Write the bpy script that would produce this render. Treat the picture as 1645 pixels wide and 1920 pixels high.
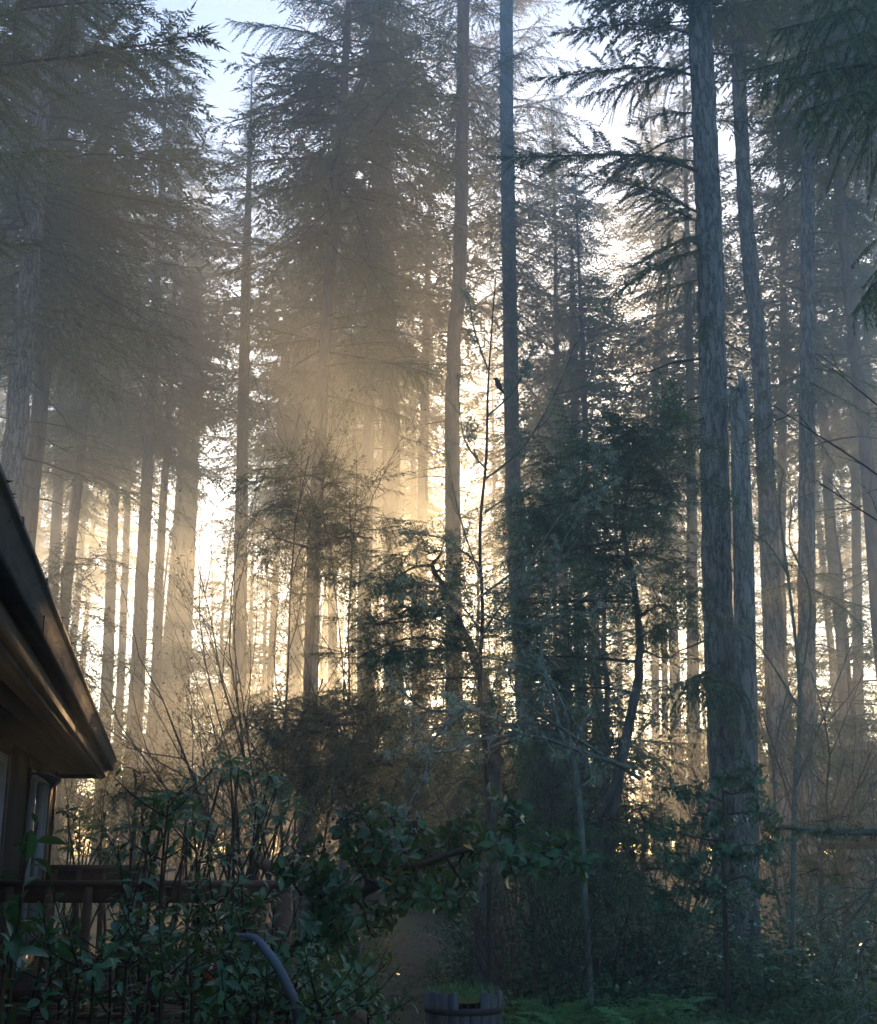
import bpy, math, random
import numpy as np
from mathutils import Vector, Matrix

for o in list(bpy.data.objects):
    bpy.data.objects.remove(o)
sc = bpy.context.scene
C = sc.collection
R = math.radians

# ------------------------------------------------------------------ camera
FPX, W0, H0 = 2300.0, 1645.0, 1920.0
PITCH = math.atan(600.0 / FPX)
CZ = 1.65
cam = bpy.data.cameras.new('camera')
cam.sensor_fit = 'VERTICAL'
cam.sensor_height = 24.0
cam.lens = 24.0 * FPX / H0
cam.clip_start = 0.05
cam.clip_end = 600
camo = bpy.data.objects.new('camera', cam)
C.objects.link(camo)
camo.location = (0, 0, CZ)
camo.rotation_euler = (math.pi / 2 + PITCH, 0, 0)
sc.camera = camo

def at(px, py, d):
    """point d metres ahead of the viewpoint that the photograph shows at px, py"""
    u = (px - W0 / 2) / FPX
    v = (H0 / 2 - py) / FPX
    y = math.cos(PITCH) - v * math.sin(PITCH)
    z = math.sin(PITCH) + v * math.cos(PITCH)
    s = d / y
    return np.array([u * s, d, CZ + z * s])

# ------------------------------------------------------------------ light
_s = at(960, 1185, 100.0) - np.array([0, 0, CZ])
_s /= np.linalg.norm(_s)
SUN_EL = math.asin(_s[2])
SUN_AZ = math.atan2(_s[0], _s[1])
world = bpy.data.worlds.new('World')
sc.world = world
world.use_nodes = True
nt = world.node_tree
bg = nt.nodes['Background']
sky = nt.nodes.new('ShaderNodeTexSky')
sky.sky_type = 'NISHITA'
sky.sun_disc = False
sky.sun_elevation = SUN_EL
sky.sun_rotation = SUN_AZ
sky.air_density = 1.0
sky.dust_density = 0.5
sky.ozone_density = 3.0
nt.links.new(sky.outputs[0], bg.inputs[0])
bg.inputs[1].default_value = 0.15
sl = bpy.data.lights.new('sun', 'SUN')
sl.energy = 4.0
sl.angle = R(0.5)
sl.color = (1.0, 0.60, 0.27)
so = bpy.data.objects.new('sun', sl)
C.objects.link(so)
so.rotation_euler = Vector((-_s[0], -_s[1], -_s[2])).to_track_quat('-Z', 'Y').to_euler()
HAZE_DENSITY = 0.0112
HAZE_G = 0.72
sc.view_settings.view_transform = 'Standard'
sc.view_settings.look = 'None'
sc.view_settings.exposure = 2.05
sc.view_settings.gamma = 1.0

cy = sc.cycles
cy.max_bounces = 5
cy.diffuse_bounces = 1
cy.glossy_bounces = 2
cy.transmission_bounces = 3
cy.volume_bounces = 0
cy.transparent_max_bounces = 6
cy.caustics_reflective = False
cy.caustics_refractive = False
cy.sample_clamp_indirect = 4.0
cy.use_adaptive_sampling = True
cy.adaptive_threshold = 0.03
cy.use_denoising = True
cy.denoiser = 'OPENIMAGEDENOISE'

# ------------------------------------------------------------------ helpers
def unit(v):
    v = np.asarray(v, float)
    n = np.linalg.norm(v, axis=-1, keepdims=True)
    return v / np.maximum(n, 1e-9)

class MB:
    def __init__(s):
        s.V = []; s.F = []; s.n = 0
    def add(s, v, f, m=0):
        v = np.asarray(v, float).reshape(-1, 3); f = np.asarray(f, np.int64)
        if len(v) == 0 or len(f) == 0:
            return
        s.V.append(v); s.F.append((f + s.n, m)); s.n += len(v)
    def arrays(s):
        return (np.concatenate(s.V) if s.V else np.zeros((0, 3))), s.F
    def merge(s, o, M=None, off=(0, 0, 0)):
        v, F = o.arrays()
        if M is not None:
            v = v @ np.asarray(M).T
        v = v + np.asarray(off)
        s.V.append(v)
        for f, m in F:
            s.F.append((f + s.n, m))
        s.n += len(v)
    def scatter(s, o, Ms, offs):
        """many transformed copies of o joined into this mesh"""
        if len(offs) == 0:
            return
        v, F = o.arrays()
        Ms = np.asarray(Ms); offs = np.asarray(offs)
        n = len(offs); nv = len(v)
        vv = np.einsum('nij,kj->nki', Ms, v) + offs[:, None, :]
        base = (np.arange(n) * nv)[:, None, None] + s.n
        s.V.append(vv.reshape(-1, 3))
        for f, m in F:
            s.F.append(((f[None] + base).reshape(-1, f.shape[1]), m))
        s.n += n * nv
    def box(s, lo, hi, m=0, M=None, off=(0, 0, 0)):
        a = np.array([[x, y, z] for x in (lo[0], hi[0]) for y in (lo[1], hi[1]) for z in (lo[2], hi[2])], float)
        if M is not None:
            a = a @ np.asarray(M).T
        a = a + np.asarray(off)
        s.add(a, [[0, 1, 3, 2], [4, 6, 7, 5], [0, 4, 5, 1], [2, 3, 7, 6], [0, 2, 6, 4], [1, 5, 7, 3]], m)
    def tube(s, P, r, k=5, m=0, cap=False, ridge=0.0, rng=None):
        P = np.asarray(P, float); n = len(P)
        r = np.broadcast_to(np.asarray(r, float), (n,))
        T = unit(np.gradient(P, axis=0))
        ref = np.array([1.0, 0, 0]) if abs(T[:, 2].mean()) > 0.8 else np.array([0, 0, 1.0])
        A = unit(np.cross(T, ref)); B = np.cross(T, A)
        th = np.arange(k) * 2 * math.pi / k
        rr = np.ones((n, k))
        if ridge and rng is not None:
            prof = rng.normal(0, 1, k)
            rr = 1 + ridge * (0.7 * prof[None] + 0.6 * rng.normal(0, 1, (n, k)))
        v = P[:, None] + (r[:, None] * rr)[..., None] * (np.cos(th)[None, :, None] * A[:, None] + np.sin(th)[None, :, None] * B[:, None])
        i = np.arange(n - 1)[:, None] * k; j = np.arange(k)[None]; j2 = (j + 1) % k
        f = np.stack([i + j, i + j2, i + k + j2, i + k + j], -1).reshape(-1, 4)
        s.add(v, f, m)
        if cap:
            c = np.concatenate([v[-1], P[-1:]])
            s.add(c, [[a, (a + 1) % k, k] for a in range(k)], m)
            c = np.concatenate([v[0], P[:1]])
            s.add(c, [[(a + 1) % k, a, k] for a in range(k)], m)
    def diamonds(s, P, D, N, L, Wd, m=0, mid=0.3):
        P = np.asarray(P, float)
        if len(P) == 0:
            return
        D = unit(D); S = unit(np.cross(D, N))
        L = np.broadcast_to(np.asarray(L, float), (len(P),))[:, None]
        Wd = np.broadcast_to(np.asarray(Wd, float), (len(P),))[:, None]
        v = np.stack([P, P + D * L * mid + S * Wd / 2, P + D * L, P + D * L * mid - S * Wd / 2], 1)
        f = np.arange(len(P))[:, None] * 4 + np.arange(4)[None]
        s.add(v, f, m)
    def mesh(s, name, mats, smooth=False):
        V, F = s.arrays()
        me = bpy.data.meshes.new(name)
        me.vertices.add(len(V)); me.vertices.foreach_set('co', V.astype(np.float32).ravel())
        li = np.concatenate([f.ravel() for f, m in F]) if F else np.zeros(0, int)
        sz = np.concatenate([np.full(len(f), f.shape[1]) for f, m in F]) if F else np.zeros(0, int)
        mi = np.concatenate([np.full(len(f), m) for f, m in F]) if F else np.zeros(0, int)
        me.loops.add(len(li)); me.loops.foreach_set('vertex_index', li.astype(np.int32))
        me.polygons.add(len(sz))
        st = np.concatenate([[0], np.cumsum(sz)[:-1]]) if len(sz) else sz
        me.polygons.foreach_set('loop_start', st.astype(np.int32))
        me.polygons.foreach_set('material_index', mi.astype(np.int32))
        if smooth:
            me.polygons.foreach_set('use_smooth', np.ones(len(sz), bool))
        for mt in (mats if isinstance(mats, (list, tuple)) else [mats]):
            me.materials.append(mt)
        me.update(calc_edges=True)
        return me
    def build(s, name, mats, parent=None, smooth=False, kind=None, label=None):
        return put(name, s.mesh(name, mats, smooth), parent, kind=kind, label=label)

def put(name, me, parent=None, M=None, kind=None, label=None):
    o = bpy.data.objects.new(name, me)
    C.objects.link(o)
    if parent is not None:
        o.parent = parent
    if M is not None:
        o.matrix_local = M
    if kind:
        o['kind'] = kind
    if label:
        o['label'] = label
    return o

def tag(o, label, cat, group=None):
    o['label'] = label; o['category'] = cat
    if group:
        o['group'] = group
    return o

def thing(name, label, cat, loc=(0, 0, 0), group=None):
    o = bpy.data.objects.new(name, None)
    o.empty_display_size = 0.2
    C.objects.link(o)
    o.location = loc
    return tag(o, label, cat, group)

def structure(o):
    o['kind'] = 'structure'
    return o

def basis(X, up=(0, 0, 1)):
    X = unit(X); up = np.asarray(up, float)
    Y = np.cross(up, X)
    if np.linalg.norm(Y) < 1e-4:
        Y = np.array([0, 1.0, 0])
    Y = unit(Y); Z = np.cross(X, Y)
    return np.stack([X, Y, Z], 1)

def bases(X, up):
    X = unit(X); Y = unit(np.cross(up, X)); Z = np.cross(X, Y)
    return np.stack([X, Y, Z], -1)

def m4(M3, t, s=1.0):
    M = Matrix.Identity(4)
    for i in range(3):
        for j in range(3):
            M[i][j] = float(M3[i][j]) * s
        M[i][3] = float(t[i])
    return M

# ------------------------------------------------------------------ materials
def newmat(name):
    m = bpy.data.materials.new(name); m.use_nodes = True
    t = m.node_tree
    return m, t, t.nodes, t.links, t.nodes['Principled BSDF'], t.nodes['Material Output']

def ramp(N, stops):
    r = N.new('ShaderNodeValToRGB')
    e = r.color_ramp.elements
    e[0].position, e[0].color = stops[0][0], (*stops[0][1], 1)
    e[1].position, e[1].color = stops[-1][0], (*stops[-1][1], 1)
    for p, c in stops[1:-1]:
        q = e.new(p); q.color = (*c, 1)
    return r

def leafmat(name, c1, c2, tr=None, trf=0.35, rough=0.5, spec=0.4, scale=1.5):
    m, t, N, Lk, P, out = newmat(name)
    g = N.new('ShaderNodeNewGeometry')
    no = N.new('ShaderNodeTexNoise'); no.inputs['Scale'].default_value = scale; no.inputs['Detail'].default_value = 3
    Lk.new(g.outputs['Position'], no.inputs['Vector'])
    ri = ramp(N, [(0.32, c1), (0.68, c2)])
    mx = N.new('ShaderNodeMath'); mx.operation = 'MULTIPLY_ADD'
    Lk.new(g.outputs['Random Per Island'], mx.inputs[0]); mx.inputs[1].default_value = 0.36; mx.inputs[2].default_value = -0.18
    ad = N.new('ShaderNodeMath'); ad.operation = 'ADD'
    oi = N.new('ShaderNodeObjectInfo'); m2 = N.new('ShaderNodeMath'); m2.operation = 'MULTIPLY_ADD'; m2.inputs[1].default_value = .4; Lk.new(oi.outputs['Random'], m2.inputs[0]); Lk.new(mx.outputs[0], m2.inputs[2])
    m3 = N.new('ShaderNodeMath'); m3.operation = 'SUBTRACT'; m3.inputs[1].default_value = .2; Lk.new(m2.outputs[0], m3.inputs[0])
    Lk.new(no.outputs['Fac'], ad.inputs[0]); Lk.new(m3.outputs[0], ad.inputs[1])
    Lk.new(ad.outputs[0], ri.inputs[0])
    Lk.new(ri.outputs[0], P.inputs['Base Color'])
    P.inputs['Roughness'].default_value = rough
    P.inputs['Specular IOR Level'].default_value = spec
    tl = N.new('ShaderNodeBsdfTranslucent')
    tl.inputs[0].default_value = (*(tr or tuple(min(1, x * 2.2) for x in c2)), 1)
    ms = N.new('ShaderNodeMixShader'); ms.inputs[0].default_value = trf
    Lk.new(P.outputs[0], ms.inputs[1]); Lk.new(tl.outputs[0], ms.inputs[2])
    Lk.new(ms.outputs[0], out.inputs['Surface'])
    return m

def barkmat(name, dark, light, moss=None, scale=9.0, stretch=0.22, bump=0.7, mossamt=0.5):
    m, t, N, Lk, P, out = newmat(name)
    tc = N.new('ShaderNodeTexCoord'); mp = N.new('ShaderNodeMapping')
    mp.inputs['Scale'].default_value = (1, 1, stretch)
    Lk.new(tc.outputs['Object'], mp.inputs[0])
    vo = N.new('ShaderNodeTexVoronoi'); vo.feature = 'DISTANCE_TO_EDGE'; vo.inputs['Scale'].default_value = scale * 1.05
    n2 = N.new('ShaderNodeTexNoise'); n2.inputs['Scale'].default_value = scale * 2; n2.inputs['Detail'].default_value = 6; n2.inputs['Roughness'].default_value = .7
    Lk.new(mp.outputs[0], n2.inputs['Vector'])
    vm = N.new('ShaderNodeVectorMath'); vm.operation = 'MULTIPLY_ADD'
    Lk.new(n2.outputs['Color'], vm.inputs[0]); vm.inputs[1].default_value = (.25, .25, .25); Lk.new(mp.outputs[0], vm.inputs[2])
    Lk.new(vm.outputs[0], vo.inputs['Vector'])
    mm = N.new('ShaderNodeMath'); mm.operation = 'MULTIPLY_ADD'
    Lk.new(vo.outputs['Distance'], mm.inputs[0]); mm.inputs[1].default_value = 2.4
    nh = N.new('ShaderNodeMath'); nh.operation = 'MULTIPLY_ADD'; nh.inputs[1].default_value = .9; nh.inputs[2].default_value = -.12; Lk.new(n2.outputs['Fac'], nh.inputs[0]); Lk.new(nh.outputs[0], mm.inputs[2])
    rp = ramp(N, [(0.32, dark), (0.52, tuple((a + b) / 2 for a, b in zip(dark, light))), (0.86, light)])
    Lk.new(mm.outputs[0], rp.inputs[0])
    col = rp.outputs[0]
    if moss:
        n3 = N.new('ShaderNodeTexNoise'); n3.inputs['Scale'].default_value = 3.2; n3.inputs['Detail'].default_value = 7; n3.inputs['Roughness'].default_value = .75
        Lk.new(tc.outputs['Object'], n3.inputs['Vector'])
        r3 = ramp(N, [(0.5, (0, 0, 0)), (0.66, (mossamt,) * 3)])
        Lk.new(n3.outputs['Fac'], r3.inputs[0])
        mc = N.new('ShaderNodeMix'); mc.data_type = 'RGBA'
        Lk.new(r3.outputs[0], mc.inputs['Factor']); Lk.new(col, mc.inputs['A']); mc.inputs['B'].default_value = (*moss, 1)
        col = mc.outputs['Result']
    Lk.new(col, P.inputs['Base Color'])
    P.inputs['Roughness'].default_value = .95
    P.inputs['Specular IOR Level'].default_value = .15
    bp = N.new('ShaderNodeBump'); bp.inputs['Strength'].default_value = bump; bp.inputs['Distance'].default_value = .06
    Lk.new(mm.outputs[0], bp.inputs['Height']); Lk.new(bp.outputs[0], P.inputs['Normal'])
    return m

def plainmat(name, c1, c2, scale=4, rough=.7, spec=.3, bump=0.0, stretch=(1, 1, 1), metal=0.0, coords='Object'):
    m, t, N, Lk, P, out = newmat(name)
    tc = N.new('ShaderNodeTexCoord'); mp = N.new('ShaderNodeMapping'); mp.inputs['Scale'].default_value = stretch
    Lk.new(tc.outputs[coords], mp.inputs[0])
    n = N.new('ShaderNodeTexNoise'); n.inputs['Scale'].default_value = scale; n.inputs['Detail'].default_value = 6; n.inputs['Roughness'].default_value = .65
    Lk.new(mp.outputs[0], n.inputs['Vector'])
    r = ramp(N, [(0.3, c1), (0.7, c2)])
    Lk.new(n.outputs['Fac'], r.inputs[0]); Lk.new(r.outputs[0], P.inputs['Base Color'])
    P.inputs['Roughness'].default_value = rough; P.inputs['Specular IOR Level'].default_value = spec; P.inputs['Metallic'].default_value = metal
    if bump:
        b = N.new('ShaderNodeBump'); b.inputs['Strength'].default_value = bump; b.inputs['Distance'].default_value = .02
        Lk.new(n.outputs['Fac'], b.inputs['Height']); Lk.new(b.outputs[0], P.inputs['Normal'])
    return m

M_NEEDLE = leafmat('fir_needles', (.022, .074, .036), (.052, .135, .055), tr=(.24, .25, .07), trf=.30, rough=.55, spec=.25)
M_YEW = leafmat('yew_needles', (.022, .09, .036), (.055, .165, .058), tr=(.2, .24, .07), trf=.28, rough=.5, spec=.3)
M_GOLD = leafmat('cedar_sprays', (.03, .055, .032), (.07, .10, .045), tr=(.42, .36, .10), trf=.42, rough=.5, spec=.3)
M_RUST = leafmat('dry_twig_leaves', (.05, .04, .025), (.09, .07, .04), tr=(.30, .18, .08), trf=.4, rough=.6, spec=.2)
M_LAUREL = leafmat('laurel_leaves', (.014, .062, .027), (.042, .135, .05), tr=(.16, .26, .06), trf=.18, rough=.28, spec=.42, scale=3)
M_RHODO = leafmat('rhododendron_leaves', (.03, .12, .08), (.055, .19, .12), tr=(.20, .34, .10), trf=.25, rough=.3, spec=.5, scale=3)
M_HOLLY = leafmat('holly_leaves', (.018, .092, .042), (.046, .165, .07), tr=(.12, .2, .06), trf=.15, rough=.2, spec=.6, scale=3)
M_FERN = leafmat('fern_fronds', (.04, .16, .045), (.09, .28, .08), tr=(.25, .36, .08), trf=.35, rough=.45, spec=.35, scale=3)
M_COVER = leafmat('ground_cover_leaves', (.025, .11, .04), (.06, .20, .07), tr=(.22, .30, .07), trf=.3, rough=.45, spec=.35, scale=1.2)
M_YGREEN = leafmat('sunlit_young_leaves', (.06, .10, .03), (.12, .16, .04), tr=(.55, .50, .10), trf=.5, rough=.5, spec=.3)
M_LICHEN = leafmat('lichen', (.15, .21, .15), (.30, .37, .28), tr=(.4, .45, .36), trf=.25, rough=.9, spec=.05, scale=8)
M_DEADLEAF = leafmat('fallen_leaf', (.26, .07, .025), (.40, .15, .04), tr=(.6, .2, .04), trf=.4, rough=.6, spec=.2)
M_YLEAF = leafmat('yellow_leaf', (.45, .27, .04), (.55, .36, .06), tr=(.7, .45, .06), trf=.4, rough=.5, spec=.2)
M_BARK = barkmat('fir_bark', (.05, .047, .048), (.40, .395, .39), moss=(.11, .14, .10), bump=1.0)
M_BARKF = barkmat('far_bark', (.05, .04, .035), (.13, .11, .10), scale=6, bump=.4)
M_SNAG = barkmat('snag_bark', (.08, .076, .075), (.46, .455, .45), moss=(.20, .24, .18), bump=.9)
M_TWIG = plainmat('twig_bark', (.028, .022, .018), (.06, .045, .035), scale=20, rough=.9, spec=.1)
M_TWIGL = plainmat('lichened_twig_bark', (.06, .055, .045), (.20, .22, .18), scale=14, rough=.95, spec=.1)
M_MOSSY = plainmat('mossy_bark', (.05, .06, .02), (.16, .17, .06), scale=16, rough=1, spec=.05, bump=.6)

# ------------------------------------------------------------------ growing things
def make_bough(rng, L=3.0, nsec=26, sec=.42, twl=.13, tww=.035, step=.07, rise=.05, droop=.22, hang=.25, tip=.05, rad=.011, cross=False, flat=True, vj=.12):
    mb = MB()
    n = 7; s = np.linspace(0, 1, n)
    ph = rng.uniform(0, 6)
    P = np.stack([L * s, L * .04 * np.sin(s * 5 + ph), L * (rise * s - droop * s ** 2 + tip * s ** 4)], 1)
    mb.tube(P, L * rad * (1 - .88 * s), 4, 0)
    for k in range(nsec):
        t = .10 + .9 * (k + rng.uniform(.1, .9)) / nsec
        side = 1 if k % 2 else -1
        p = np.array([np.interp(t, s, P[:, i]) for i in range(3)])
        a = R(rng.uniform(38, 68)) * side * (1 - .5 * max(0, t - .8) / .2)
        l = L * sec * (max(1 - t, .05) ** .65) * rng.uniform(.35, 1.2) * min(1, .45 + 2.2 * t)
        l = max(l, twl * 1.3)
        d = np.array([math.cos(a), math.sin(a), rng.normal(0, vj) - .05])
        m = 5; u = np.linspace(0, 1, m)
        hg = hang * rng.uniform(.5, 1.6)
        Q = p + d * (l * u)[:, None]; Q[:, 2] -= hg * l * u ** 1.7
        if flat:
            ws = (.006 * (L / 3) ** .5 + .002) * np.array([1, .7, .2]); q3 = Q[[0, 2, 4]]
            sd3 = unit(np.cross(unit(q3[1:2] - q3[:1]), [[0, -.6, .8]])) * ws[:, None]
            mb.add(np.concatenate([q3 + sd3, q3 - sd3]), [[0, 1, 4, 3], [1, 2, 5, 4]], 0)
        else:
            mb.tube(Q, .004 * (1 - .7 * u) * (L / 3) ** .5 + .0012, 3, 0)
        ntw = max(2, int(l / step))
        uu = np.repeat((np.arange(ntw) + .6) / ntw, 2)
        B = np.stack([np.interp(uu, u, Q[:, i]) for i in range(3)], 1)
        sd = np.tile([1, -1], ntw)
        aa = a + sd * np.radians(rng.uniform(30, 62, 2 * ntw))
        D = np.stack([np.cos(aa), np.sin(aa), rng.normal(-.05, .18, 2 * ntw) - hg * uu * 1.2], 1)
        Nn = np.array([0, 0, 1.0]) + rng.normal(0, .35, (2 * ntw, 3))
        ll = twl * rng.uniform(.65, 1.25, 2 * ntw) * (1.1 - .5 * uu)
        mb.diamonds(B, D, Nn, ll, tww * rng.uniform(.8, 1.25, 2 * ntw), 1)
        if cross:
            D2 = D + rng.normal(0, .25, D.shape) - np.array([0, 0, .35])
            mb.diamonds(B, D2, np.cross(D2, Nn), ll * .8, tww * .8, 1)
        mb.diamonds(Q[-1:], (Q[-1:] - Q[-2:-1]), [[0, 0, 1.0]], twl * 1.2, tww, 1)
    mb.diamonds(P[-1:], P[-1:] - P[-2:-1], [[0, 0, 1.0]], twl * 1.5, tww, 1)
    mb.L = L
    return mb

rg = np.random.default_rng(7)
POOL = [make_bough(rg, 3.0, int(rg.integers(22, 32)), sec=rg.uniform(.34, .46), droop=rg.uniform(.12, .34), rise=rg.uniform(0, .14), hang=rg.uniform(.12, .6), twl=.14, tww=.042, step=.058, vj=.24) for _ in range(7)]
POOLC = [make_bough(rg, 3.0, 16, sec=rg.uniform(.36, .46), droop=rg.uniform(.12, .3), rise=rg.uniform(0, .12), hang=rg.uniform(.15, .6), twl=.21, tww=.072, step=.096, vj=.28) for _ in range(5)]
FINE = [make_bough(rg, 3.0, 62, sec=.38, droop=rg.uniform(.10, .30), rise=rg.uniform(.02, .14), hang=hg, twl=.10, tww=.018, step=.030, cross=True, flat=False, vj=.30) for hg in (.2, .35, .55, 1.0)]
SPRAY = [make_bough(rg, .55, 13, sec=.5, droop=rg.uniform(.15, .4), rise=.1, hang=rg.uniform(.2, .5), twl=.055, tww=.016, step=.035, rad=.008) for _ in range(4)]
MINI = [make_bough(rg, 1.0, 26, sec=.42, droop=rg.uniform(.1, .4), rise=rg.uniform(.05, .2), hang=rg.uniform(.15, .5), twl=.07, tww=.018, step=.038, rad=.008, vj=.28) for _ in range(5)]
WEEP = [make_bough(rg, 1.2, 22, sec=.42, droop=.15, rise=.05, hang=1.3, twl=.085, tww=.018, step=.030, rad=.008, cross=True, vj=.3) for _ in range(2)]
FINE_ME = [b.mesh('branch', [M_TWIG, M_NEEDLE]) for b in FINE]
POOL_ME = [b.mesh('branch', [M_TWIG, M_NEEDLE]) for b in POOL]
WEEP_ME = [b.mesh('branch', [M_TWIG, M_NEEDLE]) for b in WEEP]

def place_branch(parent, base, meshes, k, L, p0, p1, name='branch', up=(0, 0, 1)):
    p0 = np.asarray(p0); p1 = np.asarray(p1)
    M = basis(p1 - p0, up)
    return put(name, meshes[k % len(meshes)], parent, m4(M, p0 - base, np.linalg.norm(p1 - p0) / L))

def make_crown(rng, spine, z0, z1, Rm, pool, step=.6, per=(3, 5), shape=.35, sparse=0.0, azbias=None, base=(0, 0, 0)):
    """boughs in loose whorls round spine(z) from z0 to z1; widest a bit above z0"""
    mb = MB(); z = z0
    while z < z1:
        t = (z - z0) / max(z1 - z0, .1)
        prof = (min(1, .55 + t * 2.4)) * (1 - t) ** .62
        for _ in range(int(rng.integers(*per)) + 1):
            if rng.random() < sparse:
                continue
            az = rng.uniform(0, 2 * math.pi)
            l = max(.5, Rm * prof * rng.uniform(.45, 1.12))
            if azbias is not None:
                l *= 1 + azbias[1] * math.cos(az - azbias[0])
            el = R(-14 + 38 * t + rng.normal(0, 9))
            X = np.array([math.cos(az) * math.cos(el), math.sin(az) * math.cos(el), math.sin(el)])
            b = pool[int(rng.integers(len(pool)))]
            zz = z + rng.uniform(-.3, .3)
            up = np.array([rng.normal(0, .15), rng.normal(0, .15), 1])
            mb.merge(b, basis(X, up) * (l / b.L), spine(zz) - np.asarray(base))
        z += step * rng.uniform(.6, 1.4)
    for i in range(16):
        az = i * 2.4; l = rng.uniform(.45, 1.0); el = R(rng.uniform(15, 60)); zz = z1 - rng.uniform(-.25, 1.9)
        X = np.array([math.cos(az) * math.cos(el), math.sin(az) * math.cos(el), math.sin(el)]); b = pool[i % len(pool)]
        mb.merge(b, basis(X) * (l / b.L), spine(zz) - np.asarray(base))
    return mb

def dead_branches(rng, mb, spine, rad, z0, z1, n, Lm=1.6, base=(0, 0, 0)):
    for _ in range(n):
        z = rng.uniform(min(z0, z1), max(z0, z1)); az = rng.uniform(0, 2 * math.pi); l = Lm * rng.uniform(.25, 1.1)
        u = np.linspace(0, 1, 6)
        d = np.array([math.cos(az), math.sin(az), rng.uniform(-.35, .25)])
        P = spine(z) - np.asarray(base) + d * (l * u)[:, None]
        P[:, 2] += -.25 * l * u ** 2 + rng.normal(0, .015 * l, 6)
        mb.tube(P, (.012 + .008 * l) * (1 - .85 * u), 4)
        for _ in range(int(rng.integers(1, 5))):
            k = rng.uniform(.3, .95)
            p = np.array([np.interp(k, u, P[:, i]) for i in range(3)])
            d2 = d + rng.normal(0, .6, 3); l2 = l * rng.uniform(.2, .45)
            Q = p + d2 * (l2 * u)[:, None]; Q[:, 2] -= .2 * l2 * u ** 2
            mb.tube(Q, .007 * (1 - .8 * u), 3)

TREES = {}
def fir(name, label, pts, d, wpx, H=None, crown=None, share=None, seed=0, mat=None, pool=None, sides=12, dead=20, group=None, base_px=None, ridge=.03, cat='tree', deadz=None):
    """pts: (px, py) of the trunk's middle from low to high; wpx: width in pixels at the ends"""
    rng = np.random.default_rng(seed + 100)
    W = np.array([at(x, y, d) for x, y in pts])
    k = np.linspace(0, 1, len(pts))
    sl_ = (W[1] - W[0]) / max(W[1][2] - W[0][2], .1)
    g = W[0] + sl_ * (-.25 - W[0][2]) * .5; g[2] = -.25; g[1] = d
    sl2 = (W[-1] - W[-2]) / max(W[-1][2] - W[-2][2], .1)
    r0 = wpx[0] / FPX * d / 2; r1 = wpx[1] / FPX * d / 2
    H = H or W[-1][2] + 2
    H = max(H, W[-1][2] + .5)
    top = W[-1] + sl2 * .7 * (H - W[-1][2])
    top[2] = H
    A = np.vstack([g, W, top])
    rr = np.concatenate([[r0 * 1.25], np.interp(W[:, 2], [W[0, 2], W[-1, 2]], [r0, r1]), [.02]])
    def spine(z):
        return np.array([np.interp(z, A[:, 2], A[:, 0]), np.interp(z, A[:, 2], A[:, 1]), z])
    base = np.array([g[0], d, 0.0])
    t = thing(name, label, cat, base, group)
    nz = max(8, int(H / .45))
    zz = np.concatenate([np.linspace(-.25, W[-1][2], nz), np.linspace(W[-1][2] + .6, H, 8)])
    P = np.array([spine(z) for z in zz]); P[:, :2] += rng.normal(0, r0 * .035, (len(zz), 2))
    rad = np.interp(zz, A[:, 2], rr); rad[zz < .5] *= 1.15
    mb = MB(); mb.tube(P - base, rad, sides, 0, ridge=ridge, rng=rng)
    mb.build('trunk', mat or M_BARKF, t, smooth=True)
    if dead:
        mb = MB(); dz = deadz or (W[0][2] + .5, crown[0] + 3 if crown else W[-1][2])
        dead_branches(rng, mb, spine, rad, dz[0], dz[1], dead, base=base)
        mb.build('bare_branches', M_TWIG, t, kind='stuff')
    if crown and share is not None:
        me, Hv, zv, rv = share
        kz = (crown[1] - crown[0]) / (Hv - zv); kr = crown[2] / rv
        c0 = spine((crown[0] + crown[1]) / 2) - base
        Mx = Matrix.Diagonal((kr, kr, kz, 1)); Mx.translation = (c0[0], c0[1], crown[0] - zv * kz)
        put('crown', me, t, Mx @ Matrix.Rotation(rng.uniform(0, 6.28), 4, 'Z'))
    elif crown:
        z0, z1, Rm = crown[:3]; kw = crown[3] if len(crown) > 3 else {}
        mb = make_crown(rng, spine, z0, z1, Rm, pool or POOL, base=base, **kw)
        mb.build('crown', [M_TWIG, M_NEEDLE], t)
    TREES[name + str(seed)] = (t, base, spine)
    return t, base, spine

def grow(rng, p, d, L, r, lvl, out, kids=(5, 5, 4), ang=(30, 60), shrink=.55, up=.15, wob=.12, seg=6, start=.25):
    u = np.linspace(0, 1, seg)
    pts = [np.asarray(p, float)]; dd = unit(d)
    for i in range(seg - 1):
        dd = unit(dd + rng.normal(0, wob, 3) + np.array([0, 0, up * .25]))
        pts.append(pts[-1] + dd * L / (seg - 1))
    P = np.array(pts)
    out.append((P, r * (1 - .75 * u) if lvl else r * (1 - .6 * u), lvl))
    if lvl < len(kids):
        for k in range(int(kids[lvl])):
            t = start + (1 - start) * (k + rng.uniform(.2, 1)) / kids[lvl]
            q = np.array([np.interp(t, u, P[:, i]) for i in range(3)])
            T = unit(P[min(int(t * (seg - 1)) + 1, seg - 1)] - P[int(min(t, .99) * (seg - 1))])
            ax = unit(np.cross(T, rng.normal(0, 1, 3)))
            a = R(rng.uniform(*ang))
            d2 = T * math.cos(a) + ax * math.sin(a)
            grow(rng, q, d2, L * shrink * rng.uniform(.6, 1.15) * (1.15 - .5 * t), max(r * .5 * (1.1 - .5 * t), .0018), lvl + 1, out, kids, ang, shrink, up, wob, max(4, seg - 1), start)

def tubes(mb, br, k0=6, base=(0, 0, 0), m=0):
    for P, r, l in br:
        mb.tube(P - np.asarray(base), r, max(3, k0 - l), m)

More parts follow.
